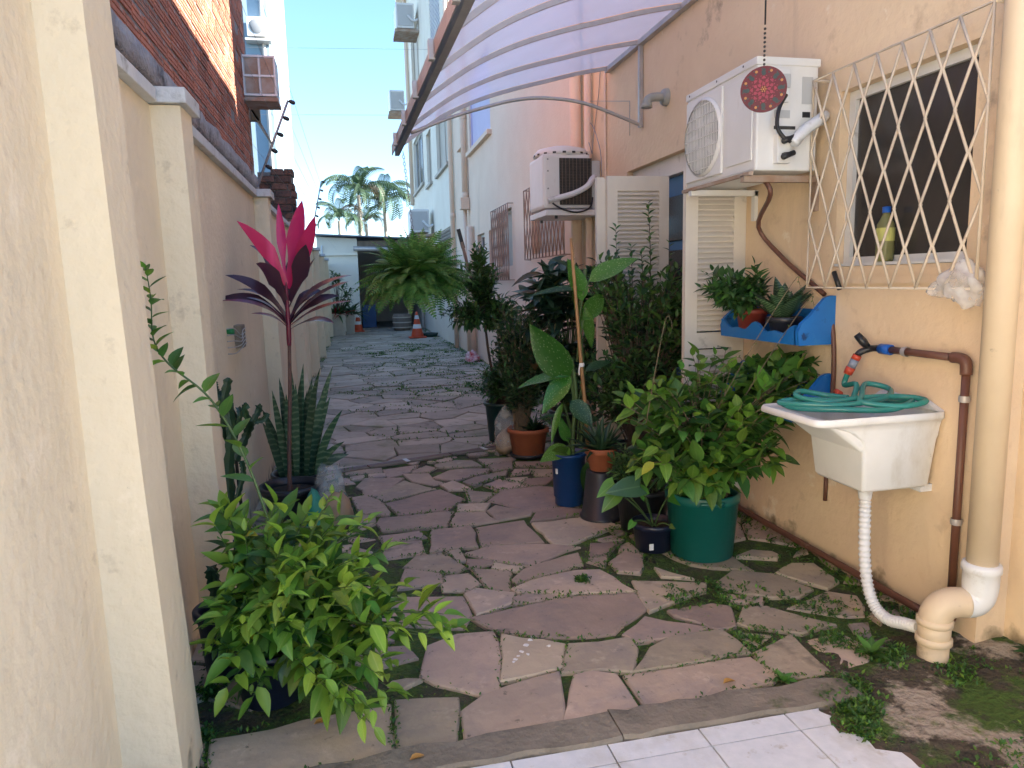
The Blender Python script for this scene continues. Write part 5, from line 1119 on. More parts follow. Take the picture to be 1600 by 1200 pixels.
# ---- angular cactus behind it
r = random.Random(5)
cc = plant('candelabra_cactus', 'dark angular candelabra cactus against the cream wall behind the green bush', (-.53, 3.35, 0))
pot(cc, (-.52, 3.35), .10, .13, .22, 'navy_pot')
def cactus_stem(pts, rr):
    P = smooth_path([V(p) for p in pts], 7); m = MB(); n = 8; vs = []; prev = None
    for i, p in enumerate(P):
        d = (P[min(i+1, len(P)-1)]-P[max(i-1, 0)]).normalized()
        if prev is None: a = d.orthogonal().normalized()
        else: a = (prev-d*prev.dot(d)).normalized()
        prev = a; b2 = d.cross(a); tip = 1 if i < len(P)-1 else .3
        for j in range(n):
            k = (1.25+(.35 if i % 2 else -.05)) if j % 2 == 0 else .55
            t = 2*math.pi*j/n; vs.append(p+(a*math.cos(t)+b2*math.sin(t))*rr*k*tip)
    m.add(vs, [(i*n+j, i*n+(j+1) % n, (i+1)*n+(j+1) % n, (i+1)*n+j) for i in range(len(P)-1) for j in range(n)]+[tuple(range((len(P)-1)*n, len(P)*n))])
    return m
Yc = 3.33
def cpt(*xy): return [aY(x, y, Yc+(.03*math.sin(x))) for x, y in xy]
for pts, rr in ((cpt((362, 815), (358, 740), (362, 660), (345, 610)), .021), (cpt((360, 700), (350, 640), (357, 590)), .017), (cpt((362, 660), (330, 625), (322, 598)), .016), (cpt((368, 720), (385, 680), (395, 655)), .016), (cpt((392, 665), (382, 640), (388, 632)), .012), (cpt((394, 660), (405, 640), (402, 635)), .012), (cpt((395, 660), (412, 655), (418, 645)), .011), (cpt((352, 640), (337, 610), (334, 595)), .012), (cpt((366, 690), (375, 650), (372, 638)), .011), (cpt((370, 780), (380, 740), (377, 720)), .011)):
    cactus_stem(pts, rr*1.0).build('cactus_branch', 'cactus', cc)
MB().tube([(aY(378, 800, 3.4)), aY(360, 640, 3.4)], .008, 6).build('stake', 'black', cc)

# ---- small pots half hidden between bush and wall
sp = plant('small_cactus', 'small dark pot with stubby cactus tucked between the pilaster and the bush', (-.52, 2.62, 0))
pot(sp, (-.52, 2.62), .07, .09, .26, 'navy_pot', z0=0); cactus_stem([(-.53, 2.62, .24), (-.54, 2.62, .34), (-.545, 2.60, .42)], .018).build('cactus_branch', 'cactus', sp); cactus_stem([(-.51, 2.61, .24), (-.49, 2.60, .31)], .016).build('cactus_branch', 'cactus', sp)
MB().lathe([(.0, .0), (.03, .005), (.045, .03), (.04, .06), (.02, .075), (.0, .078)], (-.50, 2.64, .24), 14).build('red_cactus_ball', 'red_pot', sp)

# ---- cordyline with pink crown
r = random.Random(7)
Yp = 4.22
cr_ = plant('cordyline', 'tall cordyline with pink top leaves and dark lower leaves in a black basin', (-.42, 4.3, 0))
pot(cr_, (-.42, 4.32), .12, .165, .235, 'black_pot', rim=.02, rimh=.035)
MB().tube(smooth_path([aY(453, 790, Yp+.05), aY(452, 700, Yp+.03), aY(453, 610, Yp+.01), aY(452, 535, Yp)], 6), [.013-.003*i/18 for i in range(19)], 10).build('cane', 'cane', cr_)
MB().tube(smooth_path([aY(452, 540, Yp), aY(451, 515, Yp), aY(449, 480, Yp), aY(447, 440, Yp)], 4), [.012, .013, .014, .014, .014, .013, .013, .012, .011, .010, .009, .007, .005], 10).build('crown_core', 'cordy_red', cr_)
CL = [  # base px, bend px, tip px, width m, depth of tip towards the camera, material
    ((447, 445), (428, 392), (370, 345), .060, .05, 'cordy_pink'), ((446, 440), (440, 380), (435, 318), .034, -.02, 'cordy_pink'), ((449, 440), (462, 375), (472, 313), .062, .0, 'cordy_pink'), ((450, 450), (478, 395), (492, 338), .060, .06, 'cordy_pink'),
    ((452, 470), (475, 420), (478, 382), .075, .14, 'cordy_dark'), ((448, 475), (428, 425), (400, 412), .070, .14, 'cordy_dark'), ((449, 455), (425, 395), (390, 383), .040, -.08, 'cordy_mid'),
    ((452, 480), (470, 440), (492, 403), .042, .05, 'cordy_mid'), ((450, 500), (415, 440), (352, 430), .045, .05, 'cordy_dark'), ((450, 505), (405, 452), (340, 468), .045, .0, 'cordy_dark'),
    ((451, 512), (420, 465), (342, 470), .040, .10, 'cordy_red'), ((452, 500), (480, 440), (550, 430), .046, .0, 'cordy_mid'), ((453, 505), (490, 455), (545, 440), .052, .10, 'cordy_mid'), ((453, 510), (490, 475), (550, 470), .034, .04, 'cordy_red'),
    ((454, 515), (490, 490), (522, 505), .050, .12, 'cordy_mid'), ((450, 510), (425, 470), (385, 465), .044, .14, 'cordy_mid'), ((452, 500), (445, 440), (420, 440), .04, -.14, 'cordy_dark'), ((452, 505), (470, 450), (505, 455), .04, -.14, 'cordy_dark'), ((451, 495), (440, 430), (410, 400), .045, -.10, 'cordy_mid'), ((450, 498), (425, 452), (370, 452), .038, -.05, 'cordy_mid'), ((452, 506), (485, 462), (530, 462), .04, -.06, 'cordy_dark'), ((451, 470), (455, 420), (462, 395), .05, -.06, 'cordy_dark'), ((451, 514), (430, 488), (392, 490), .030, .06, 'cordy_red'), ((453, 514), (475, 490), (500, 480), .028, .12, 'cordy_red')]
for b0, md_, tp0, w, dz, mt in CL:
    w *= 1.55; a = aY(*b0, Yp-.004); b2 = aY(*md_, Yp-dz*.5); c = aY(*tp0, Yp-dz); P = bez(a, b2*1.0, c, 10)
    wid = [w*(.30+.2*t if t < .25 else max(.02, (.35+2.6*(t-.25)) if t < .5 else math.cos((t-.5)/.5*math.pi/2)**.75*1.0)) for t in [i/10 for i in range(11)]]
    wid = [min(q, w) for q in wid]
    out = (c-a); side_up = V((0, -1, .9)) if mt in ('cordy_pink', 'cordy_dark') else V((0, -.35, 1))
    m = MB(); m.keep = True; m.blade(P, wid, side_up, .18).build('leaf', mt, cr_)

# ---- snake plant
r = random.Random(9)
sn = plant('snake_plant', 'dense clump of tall banded snake plant leaves in a dark pot by the wall', (-.40, 4.72, 0))
pot(sn, (-.40, 4.75), .14, .17, .20, 'black_pot')
TIPS = [(425, 610), (436, 590), (455, 575), (474, 568), (488, 590), (500, 575), (512, 600), (520, 572), (410, 660), (430, 640), (447, 615), (466, 630), (480, 610), (495, 620), (509, 640), (535, 640), (538, 690), (523, 700), (505, 660), (455, 640), (440, 660), (418, 690), (470, 590), (545, 710), (410, 640), (486, 640), (516, 620), (462, 600)]
for i, (x, y) in enumerate(TIPS):
    dY = r.uniform(-.15, .12); c = aY(x, y, 4.72+dY); bx = 470+(x-470)*.42; a = V((-.40+(bx-470)/230*.9, 4.75+dY*.55, .16)); b2 = a.lerp(c, .5)+V(((a.x-c.x)*.25, 0, .05))
    P = bez(a, b2, c, 8); w = r.uniform(.045, .062); wid = [w*q for q in (.55, .75, .9, 1, 1, .92, .75, .45, .03)]
    m = MB(); m.keep = True; m.blade([p-a for p in P], wid, V((r.uniform(-.6, .6), -1, .1)), .3); o = m.build('leaf', 'sans', None); o.parent = sn; o.location = a-WL[sn.name]
# ---- sacks beside the basin
def sack(name, label, c, rx, ry, h, mat, seed, neck=.35, n1=22, n2=16, lean=(0, 0), parts=()):
    m = MB(); vs = []
    for i in range(n2+1):
        t = i/n2; k = (math.sin(math.pi*min(.5, t*1.6+.1)) if t < .3 else 1-.10*(t-.3)/.4 if t < .7 else .9-(1-neck)*((t-.7)/.3)**1.3*.95)
        for j in range(n1):
            a = 2*math.pi*j/n1; d = V((math.cos(a), math.sin(a), t*2)); q = k*(1+.16*noise.noise(d*1.9+V((seed, 0, 0)))+.08*noise.noise(d*5+V((0, seed, 0))))
            vs.append((c[0]+rx*q*math.cos(a)+lean[0]*t, c[1]+ry*q*math.sin(a)+lean[1]*t, h*t+.012*noise.noise(d*3)+(.03*noise.noise(V((a*2, seed, 0))) if t > .95 else 0)))
    m.add(vs, [(i*n1+j, i*n1+(j+1) % n1, (i+1)*n1+(j+1) % n1, (i+1)*n1+j) for i in range(n2) for j in range(n1)], 0, True)
    q = len(m.v)-n1; m.f.append(list(range(q, q+n1))); m.m.append(0); m.sm.append(True)
    return single(name, m, mat, label, 'sack')
sack('sand_sack', 'brown sack of soil standing behind the green bush beside the basin', (-.145, 4.10), .085, .08, .22, 'bag_sand', 2)
sack('plastic_sack', 'translucent white plastic sack standing above the brown soil sack', (-.19, 4.28), .095, .08, .33, 'film', 5, neck=.8)
sack('netted_sack', 'green netting sack between the black basin and brown sack', (-.275, 4.08), .055, .06, .25, 'bag_green', 8)
sb_ = sack('soil_bag', 'clear plastic bag of brown soil beside the large terracotta pot', (1.165, 5.58), .085, .08, .20, 'bag_sand', 12)
o = sack('plastic_wrap', 'gathered clear plastic', (1.163, 5.585), .094, .088, .40, 'film', 12, neck=.12); o.parent = sb_; del o['category']; del o['label']

# ---- right hand group -------------------------------------------------
# big green bucket with light leafy shrub
r = random.Random(31)
gb = plant('bucket_shrub', 'spreading light green shrub in the large green bucket', (1.68, 3.21, 0))
pot(gb, (1.68, 3.21), .155, .180, .335, 'green_pot', rim=.006, rimh=.05)
MB().tube([V((1.68+.184*math.cos(a), 3.21+.184*math.sin(a), .31)) for a in [rad(-120+4*k) for k in range(10)]], .012, 6).build('bucket_handle', 'green_pot', gb)
H1 = lset([('hib', 5), ('hib_dark', 2), ('hib_light', 1.5), ('citrus_yellow', .06)], ratio=.62, fold=.12); HN = lset([('hib_light', 3), ('hib', 1.5)], ratio=.55, fold=.18)
blobs = [bl(1110, 690, 3.10, .22, .18, .17, 44), bl(1025, 650, 3.15, .18, .18, .19, 32), bl(1180, 640, 3.10, .18, .18, .15, 34), bl(1245, 600, 3.05, .10, .10, .10, 14), bl(1110, 585, 3.3, .26, .15, .15, 34), bl(1010, 720, 3.05, .10, .10, .10, 10), bl(1190, 720, 2.98, .10, .12, .10, 12), bl(1100, 748, 2.98, .16, .06, .04, 10)]
shrub(gb, (1.68, 3.21, .31), blobs, H1, .098, 8, r, 'twig', t0=.42, tipset=HN, rstem=.005, lift=-.05, spread=.9, jitter=.09)
for (x, y), (x2, y2) in (((1140, 660), (1262, 470)), ((1120, 640), (1240, 440)), ((1010, 660), (1040, 500)), ((1110, 600), (1150, 560))):
    a = aY(x, y, 3.15); b2 = aY(x2, y2, 3.0); shoot(gb, [a, a.lerp(b2, .5)+V((0, 0, .02)), b2, b2+V((.02, -.01, .0)), b2+V((.03, -.01, -.04))], HN, .018, 8, r, 'flower_stalk', .0025, 'twig')

# navy pot with arum leaves
nb = plant('arum_plant', 'young arum plant with few broad leaves in a small navy pot', (1.47, 3.33, 0))
pot(nb, (1.47, 3.33), .092, .110, .15, 'navy_pot', rim=.008)
q = V((1.47-.055, 3.33-.088, .05)); MB().box(q.x-.011, q.x+.011, q.y-.012, q.y-.006, .03, .062).build('price_sticker', 'cone_white', nb)
AR = [((1010, 745), (1000, 735), (938, 770), .13, 'arum'), ((1015, 750), (1025, 760), (955, 762), .17, 'arum_grey'), ((1020, 765), (1030, 760), (1015, 745), .09, 'arum'), ((1022, 740), (1090, 765), (1082, 768), .16, 'arum'), ((1005, 790), (985, 820), (982, 822), .06, 'arum'), ((1035, 820), (1052, 815), (1052, 818), .06, 'arum')]
HT = {k: leafmesh('arum_leaf', k, ratio=.62, shape='heart', droop=.12, fold=.12, n=7) for k in ('arum', 'arum_grey')}
for i, (x0, y0, x1, y1, x2, y2, L0, mt) in enumerate([(985, 770, 960, 755, 938, 772, .12, 'arum'), (975, 790, 965, 770, 940, 800, .09, 'arum'), (1000, 775, 1000, 760, 948, 768, .16, 'arum_grey'), (1005, 800, 1008, 775, 995, 755, .09, 'arum'), (1025, 780, 1048, 770, 1110, 782, .19, 'arum'), (1000, 805, 990, 815, 983, 825, .06, 'arum'), (1040, 822, 1048, 822, 1058, 824, .05, 'arum')]):
    Yd = 3.2-.03*(i % 3); a = V((1.47, 3.33, .11)); b2 = aY(x1, y1, Yd); c = aY(x2, y2, Yd-.03)
    MB().tube(bez(a, a.lerp(b2, .5)+V((0, 0, .04)), b2, 8), .004, 6, cap=False).build('leaf_stalk', 'stem_green', nb)
    o = link('leaf', HT[mt], nb); o.matrix_local = Matrix.Translation(-WL[nb.name]) @ basis(b2, c-b2, V((-.2, -.75, .6)), max(L0, (c-b2).length))

# dark pots behind with dense small leaved plants
r = random.Random(33)
db = plant('dense_foliage_plant', 'dense dark small leaved plant in a black pot behind the navy pot', (1.53, 3.62, 0))
pot(db, (1.53, 3.62), .12, .15, .25, 'black_pot')
D1 = lset([('hib_dark', 3), ('jab', 2), ('jab_new', 2)], ratio=.34, fold=.15, shape='lance')
shrub(db, (1.53, 3.62, .22), [bl(990, 715, 3.55, .14, .12, .10, 46), bl(960, 740, 3.5, .06, .08, .05, 10)], D1, .042, 12, r, 'stem_green', maxn=300, t0=.5, lift=.3, rstem=.002, jitter=.1, arch=.05)
# upturned black bucket with terracotta pot of aloe on it
ub = thing('upturned_bucket', 'black bucket standing upside down under the small terracotta pot', 'bucket', (1.375, 3.87, 0)); MB().lathe([(.125, .0), (.128, .004), (.128, .022), (.116, .026), (.088, .285), (.084, .29), (.0, .29)], (1.375, 3.87, 0), 32).build('body', 'black_pot', ub)
al = plant('aloe_plant', 'spiky dark succulent in a small terracotta pot on the upturned bucket', (1.375, 3.87, .291))
pot(al, (1.375, 3.87), .065, .085, .135, 'terracotta', rim=.01, rimh=.035, z0=.291)
r = random.Random(35); AL = [leafmesh('aloe_leaf', 'dark_leaf', ratio=.16, shape='strap', droop=d, fold=.5, n=6) for d in (-.1, .1, .3)]; items = []
for k in range(46):
    a = k*2.4; e = r.uniform(.25, 1.2); items.append((r.choice(AL), basis(V((1.375+.05*math.cos(a)*r.random(), 3.87+.05*math.sin(a)*r.random(), .40)), V((math.cos(a)*math.cos(e), math.sin(a)*math.cos(e), math.sin(e))), V((0, 0, 1)), r.uniform(.12, .22))))
put_leaves(al, items)

# blue pot with dieffenbachia tied to a bamboo cane
r = random.Random(37)
df = plant('dieffenbachia', 'tall dieffenbachia with big speckled leaves in the bright blue pot', (1.27, 4.18, 0))
pot(df, (1.27, 4.18), .088, .108, .335, 'blue_pot', rim=.010, rimh=.02, foot=.05)
MB().box(1.27-.104, 1.27-.094, 4.10, 4.12, .22, .25).build('price_sticker', 'cone_white', df)
MB().tube(smooth_path([aY(895, 735, 4.2), aY(895, 680, 4.2), aY(900, 620, 4.2), aY(893, 560, 4.2)], 5), .014, 8).build('stem', 'stem_green', df)
MB().tube(smooth_path([aY(905, 735, 4.25), aY(912, 600, 4.25), aY(905, 500, 4.25), aY(915, 420, 4.25)], 5), .013, 8).build('stem', 'stem_green', df)
DM = {k: leafmesh('dieffenbachia_leaf', k, ratio=.50, shape='ovate', droop=.16, fold=.14, n=8, wave=.006) for k in ('dieff', 'dieff_pale', 'dieff_dark')}
for x1, y1, x2, y2, dY, mt, w, upv in [(890, 590, 829, 516, -.05, 'dieff', 1.05, (-.7, -.75, .3)), (892, 588, 812, 594, -.02, 'dieff', .75, (0, -.3, 1)), (890, 585, 848, 640, -.08, 'dieff', .9, (-.2, -.75, .6)), (893, 625, 925, 663, -.12, 'dieff_dark', 1.15, (-.2, -.9, .5)), (880, 630, 858, 690, -.05, 'dieff_pale', .4, (-.4, -.5, .7)), (885, 650, 840, 650, 0, 'dieff_dark', .35, (0, -.5, .8)),
    (905, 650, 938, 655, -.02, 'dieff_dark', .8, (0, -.8, .5)), (910, 470, 893, 405, .0, 'dieff_pale', 1.0, (.2, -.9, .3)), (912, 455, 826, 452, .03, 'dieff_dark', .5, (0, -.4, 1)), (920, 440, 992, 398, -.08, 'dieff', .8, (-.3, -.75, .6)), (915, 480, 925, 545, .03, 'dieff', .55, (-.3, -.9, .2)), (905, 520, 900, 455, .05, 'dieff_pale', .5, (.5, -.8, .2)), (915, 580, 955, 560, .02, 'dieff_dark', .7, (0, -.6, .7)), (912, 500, 945, 455, .1, 'dieff', .9, (0, -.9, .4)), (890, 700, 848, 715, -.10, 'dieff_pale', 1.1, (0, -.6, .8)), (888, 690, 875, 655, -.05, 'dieff', .8, (-.4, -.9, .1)), (893, 710, 870, 700, -.15, 'dieff_pale', .7, (0, -.7, .6)), (920, 725, 915, 770, -.2, 'hib_dark', 0, 0)]:
    if not w: continue
    a = aY(x1, y1, 4.18); c = aY(x2, y2, 4.18+dY); b0 = aY(900+(x1-900)*.3, min(720, y1+45), 4.2)
    MB().tube(bez(b0, b0.lerp(a, .6)+V((0, 0, .02)), a, 6), .005, 6, cap=False).build('leaf_stalk', 'stem_green', df)
    o = link('leaf', DM[mt], df); o.matrix_local = Matrix.Translation(-WL[df.name]) @ basis(a, c-a, V(upv), (c-a).length*1.05, wid=w)
a = aY(917, 722, 4.03); o = link('drooping_leaf', leafmesh('dieffenbachia_leaf', 'hib_dark', ratio=.48, droop=.05, n=8), df); o.matrix_local = Matrix.Translation(-WL[df.name]) @ basis(a, aY(915, 772, 4.0)-a, V((0, -1, 0)), .2)
st = thing('bamboo_stake', 'bamboo stake tied upright among the dieffenbachia leaves', 'stake', (1.4, 4.16, .3)); P = [aY(892, 372, 4.12), aY(900, 470, 4.13), aY(906, 545, 4.14), aY(915, 640, 4.15), aY(920, 735, 4.18)]
MB().tube(P, [.009, .010, .011, .012, .012], 10).build('cane', 'bamboo', st)
for t in (.2, .42, .62, .8): p = P[0].lerp(P[-1], t); p = V((P[0].x+(P[-1].x-P[0].x)*t*1.0, p.y, p.z)); MB().lathe([(.010, -.008), (.0145, 0), (.010, .008)], p+V((.004*t, 0, 0)), 10).build('node', 'bamboo', st)
p = aY(909, 570, 4.13); MB().lathe([(.015, -.012), (.018, 0), (.015, .012)], p, 10).build('tie', 'cone_white', st); MB().tube(smooth_path([p+V((-.015, -.01, 0)), p+V((-.022, -.012, -.03)), p+V((-.02, -.01, -.06))], 3), .005, 5).build('tie_end', 'cone_white', st)

# big terracotta pot: thin stemmed bush and dark rosette
r = random.Random(39)
tc_ = plant('thin_stem_bush', 'feathery dark bush of thin bare stems in the large terracotta pot', (1.30, 5.47, 0))
pot(tc_, (1.325, 5.47), .125, .155, .235, 'terracotta', rim=.014, rimh=.035); MB().lathe([(.0, .0), (.14, .0), (.15, .012), (.15, .03), (.0, .02)], (1.325, 5.47, .001), 28).build('saucer', 'black_pot', tc_)
J0 = lset([('jab', 4), ('dark_leaf', 3)], ratio=.34, shape='lance'); JN = lset([('jab_new', 1), ('jab', 1)], ratio=.36, shape='lance')
shrub(tc_, (1.27, 5.47, .2), [bl(815, 590, 5.45, .20, .17, .20, 90), bl(805, 500, 5.5, .20, .15, .16, 70), bl(850, 520, 5.4, .15, .15, .18, 50)], J0, .065, 14, r, 'twig', maxn=0, t0=.5, lift=.35, rstem=.004, jitter=.05, arch=.02)
items = []
for k in range(34):
    a = k*2.4; e = r.uniform(.3, 1.3); items.append((r.choice(AL), basis(V((1.36, 5.42, .21)), V((math.cos(a)*math.cos(e), math.sin(a)*math.cos(e), math.sin(e))), V((0, 0, 1)), r.uniform(.10, .17))))
put_leaves(tc_, items)

# dark green pot with slender tree
r = random.Random(41)
dg = plant('slender_tree', 'slender small leaved tree in the dark green pot at the far end of the group', (1.24, 6.1, 0))
pot(dg, (1.24, 6.1), .115, .145, .35, 'dark_green_pot'); MB().tube(smooth_path([(1.23, 6.1, .3), aY(765, 560, 6.1), aY(757, 500, 6.1), aY(748, 440, 6.1), aY(748, 400, 6.1)], 5), [.014-.008*i/20 for i in range(21)], 8).build('trunk', 'bark', dg)
J1 = lset([('jab', 4), ('jab_new', 1)], ratio=.36, shape='lance')
tr = aY(755, 500, 6.1)
shrub(dg, tr, [bl(752, 435, 6.1, .19, .15, .17, 66), bl(722, 495, 6.05, .20, .14, .11, 46), bl(785, 490, 6.1, .2, .14, .16, 70), bl(750, 395, 6.1, .08, .07, .10, 24)], J1, .072, 11, r, 'bark', maxn=0, t0=.35, lift=.25, rstem=.003, jitter=.02, tipset=JN)
shrub(dg, (1.24, 6.1, .33), [bl(775, 590, 6.05, .15, .13, .14, 60), bl(760, 610, 6.0, .12, .08, .06, 20), bl(800, 540, 6.1, .2, .15, .14, 60)], J1, .055, 10, r, 'bark', maxn=0, t0=.35, lift=.25, rstem=.003, jitter=.05)
stx = thing('wooden_stake', 'dark topped wooden stake leaning out of the far slender tree', 'stake', tuple(aY(737, 410, 7.2))); MB().bar(aY(717, 362, 7.2), aY(745, 470, 7.1), .028, .02, (0, 1, 0)).build('shaft', 'wood_old', stx); MB().bar(aY(716, 358, 7.19), aY(724, 388, 7.19), .036, .03, (0, 1, 0)).build('dark_end', 'black', stx)

# big dark leaved plant behind
r = random.Random(43)
ph = plant('broad_leaf_plant', 'dark broad leaved plant rising behind the dieffenbachia', (1.75, 5.7, 0)); pot(ph, (1.75, 5.7), .14, .17, .32, 'black_pot')
PH = [(leafmesh('broad_leaf', mt, ratio=.40, droop=d, fold=.1, n=7, shape='ovate'), w) for mt, w in (('phil', 5), ('dark_leaf', 3), ('phil_brown', .5)) for d in (.2, .45)]
shrub(ph, (1.75, 5.7, .3), [bl(870, 430, 5.7, .30, .22, .10, 18), bl(840, 480, 5.6, .25, .2, .16, 13), bl(920, 440, 5.8, .2, .2, .12, 10), bl(860, 560, 5.6, .25, .2, .2, 12)], PH, .22, 8, r, 'stem_green', maxn=300, t0=.66, lift=-.1, rstem=.008, jitter=.06, spread=1.1)
a = aY(850, 428, 5.6); o = link('leaf', leafmesh('broad_leaf', 'phil_brown', ratio=.34, droop=.3, n=7), ph); o.matrix_local = Matrix.Translation(-WL[ph.name]) @ basis(a, aY(788, 432, 5.5)-a, V((0, -.3, 1)), .3)
shrub(ph, (1.75, 5.7, .3), [bl(850, 570, 5.6, .32, .2, .3, 80), bl(940, 570, 5.3, .25, .2, .3, 70)], J0, .075, 11, r, 'bark', maxn=0, t0=.4, lift=.2)

# tall glossy shrub in front of the shutters
r = random.Random(45)
js = plant('tall_glossy_shrub', 'tall upright glossy shrub growing in front of the white shutters', (1.80, 4.35, 0)); pot(js, (1.80, 4.35), .15, .18, .30, 'black_pot')
J2 = lset([('jab', 5), ('dark_leaf', 2), ('jab_new', 1.5)], ratio=.38, shape='lance', fold=.25); J2N = lset([('jab_new', 3), ('jab', 1)], ratio=.40, shape='lance', fold=.3)
def spire(x, y0, y1, Y, n, wid):
    wid = .075; n = int(n*.85)
    a = aY(x, y0, Y); b2 = aY(x+random.uniform(-4, 4), y1, Y); P = [a, a.lerp(b2, .5)+V((.01, 0, 0)), b2]; shoot(js, P, J2 if y1 > 330 else J2N, wid, n, r, 'twig', .004, 'bark', .35, t0=0)
spire(1015, 480, 318, 4.3, 44, .055); spire(960, 500, 355, 4.35, 34, .055); spire(985, 500, 385, 4.3, 28, .055); spire(1048, 520, 380, 4.25, 22, .055); spire(1003, 470, 395, 4.2, 24, .055)
shrub(js, (1.80, 4.35, .27), [bl(1010, 470, 4.3, .27, .2, .20, 100), bl(955, 440, 4.35, .15, .15, .18, 60), bl(1060, 450, 4.25, .12, .12, .14, 34), bl(1065, 510, 4.15, .20, .15, .15, 75), bl(1000, 590, 4.2, .30, .2, .20, 80), bl(940, 600, 4.3, .18, .15, .22, 50)], J2, .074, 10, r, 'bark', maxn=180, t0=.5, lift=.35, rstem=.006, jitter=.05, tipset=J2N)
# shelf plants
r = random.Random(47)
s1 = plant('shelf_shrub', 'glossy green shrub in a reddish pot on the blue shelf', (2.08, 3.50, 1.094)); pot(s1, (2.085, 3.46), .06, .08, .13, 'red_pot', z0=1.094)
shrub(s1, (2.085, 3.46, 1.20), [bl(1150, 455, 3.4, .16, .14, .09, 60), bl(1108, 440, 3.45, .06, .08, .09, 12), bl(1182, 415, 3.3, .02, .03, .06, 3)], lset([('jab', 3), ('hib_dark', 3), ('hib', 1.5)], ratio=.44, fold=.2), .065, 8, r, 'stem_green', t0=.4, lift=.2, rstem=.003, arch=.05)
s2 = plant('shelf_snake_plant', 'dwarf dark rosette snake plant in a black pot on the blue shelf', (2.09, 3.15, 1.094)); pot(s2, (2.09, 3.17), .06, .075, .10, 'black_pot', z0=1.094)
SR = [leafmesh('rosette_leaf', 'sans_pot', ratio=.42, shape='ovate', droop=d, fold=.3, n=7) for d in (-.1, .1)]; items = []
for k in range(22):
    a = k*2.4; e = r.uniform(.5, 1.35); items.append((r.choice(SR), basis(V((2.08, 3.17, 1.16)), V((math.cos(a)*math.cos(e), math.sin(a)*math.cos(e), math.sin(e))), V((0, 0, 1)), r.uniform(.16, .24))))
put_leaves(s2, items)
s3 = plant('lower_shelf_plant', 'leafy dark plant on the lower tier of the blue shelf', (2.08, 3.3, .724)); pot(s3, (2.08, 3.32), .06, .08, .12, 'black_pot', z0=.724)
shrub(s3, (2.08, 3.32, .83), [bl(1190, 585, 3.3, .18, .16, .09, 30), bl(1245, 575, 3.1, .10, .09, .08, 16)], H1[3:6]+H1[:3], .085, 6, r, 'stem_green', t0=.4, lift=.0, rstem=.003)

# ---- hanging fern with chain
r = random.Random(51)
hf = thing('hanging_fern', 'large bright green fern hanging on a chain from the canopy corner', 'plant', (.52, 5.88, 1.35))
FC = V((.52, 5.88, 1.45))
MB().lathe([(.0, 1.33), (.07, 1.33), (.11, 1.36), (.125, 1.44), (.13, 1.46), (.12, 1.46), (.0, 1.44)], (FC.x, FC.y, 0), 22).build('basket', 'dark_green_pot', hf)
def frond(name, mat, n=22, droop=.5, w=.16):
    m = MB(); m.keep = True; vs = []; P = []
    for i in range(n+1):
        t = i/n; ang = .55-droop*2.2*t; 
        P.append(V((0, 0, 0)) if i == 0 else P[-1]+V((0, math.cos(.55-droop*2.2*((i-.5)/n)), math.sin(.55-droop*2.2*((i-.5)/n))))/n)
    for i in range(2, n+1):
        t = i/n; d = (P[i]-P[i-1]).normalized(); ww = w*min(1, t*5)*(1-t**2.2)**.8+.008; nn = V((1, 0, 0)).cross(d)
        for s in (-1, 1):
            a = P[i]; tip = a+V((s*ww, 0, 0))+d*ww*.25-nn*ww*.12; h = d*.46/n
            m.add([a-h, a+h, tip+h*.45, tip-h*.35], [(0, 1, 2, 3) if s > 0 else (3, 2, 1, 0)])
    for i in range(n): m.add([P[i]+V((-.004, 0, .001)), P[i]+V((.004, 0, .001)), P[i+1]+V((.003, 0, .001)), P[i+1]+V((-.003, 0, .001))], [(0, 1, 2, 3)])
    me = bpy.data.meshes.new(name); me.from_pydata([tuple(v) for v in m.v], [], m.f); me.materials.append(MATS[mat]); me.update(); return me
FR = [frond('fern_frond', mt, droop=d) for mt in ('fern', 'fern', 'fern_dark') for d in (.35, .55, .75)]
items = []
for k in range(300):
    a = k*2.39996; u = (k+.5)/300; e = 1.25-1.75*u**.8+r.uniform(-.15, .15); L = r.uniform(.34, .50)*(.92 if e > .7 else 1)
    d = V((math.cos(a)*math.cos(e), math.sin(a)*math.cos(e), math.sin(e)))
    idx = r.choice((0, 1, 3, 4, 6)) if e > .5 else r.choice((1, 2, 4, 5, 7)) if e > -.05 else r.choice((1, 4, 5, 8))
    items.append((FR[idx], basis(FC+V((math.cos(a)*.06, math.sin(a)*.06, -.03)), d, V((0, 0, 1)), L, r.uniform(-.5, .5), wid=r.uniform(.8, 1.25))))
put_leaves(hf, items, 300, 'frond')
ch = thing('hanging_chain', 'metal chain holding the fern below the canopy gutter', 'chain', (.45, 5.9, 2.42))
A, B2 = V((.46, 5.92, 2.43)), V((.515, 5.89, 1.74))
nl = 26
for k in range(nl):
    p = A.lerp(B2, k/(nl-1)); ax = (B2-A).normalized(); s1_ = V((1, 0, 0)) if k % 2 else V((0, 1, 0)); pts = [p+ax*.017*math.cos(t)+s1_*.009*math.sin(t) for t in [2*math.pi*j/8 for j in range(9)]]
    MB().tube(pts, .0026, 5, cap=False).build('link', 'galv', ch)
for k in range(3): a = 2.1*k; MB().tube([B2, FC+V((.125*math.cos(a), .125*math.sin(a), 0))], .003, 5).build('hanger_wire', 'galv', hf)

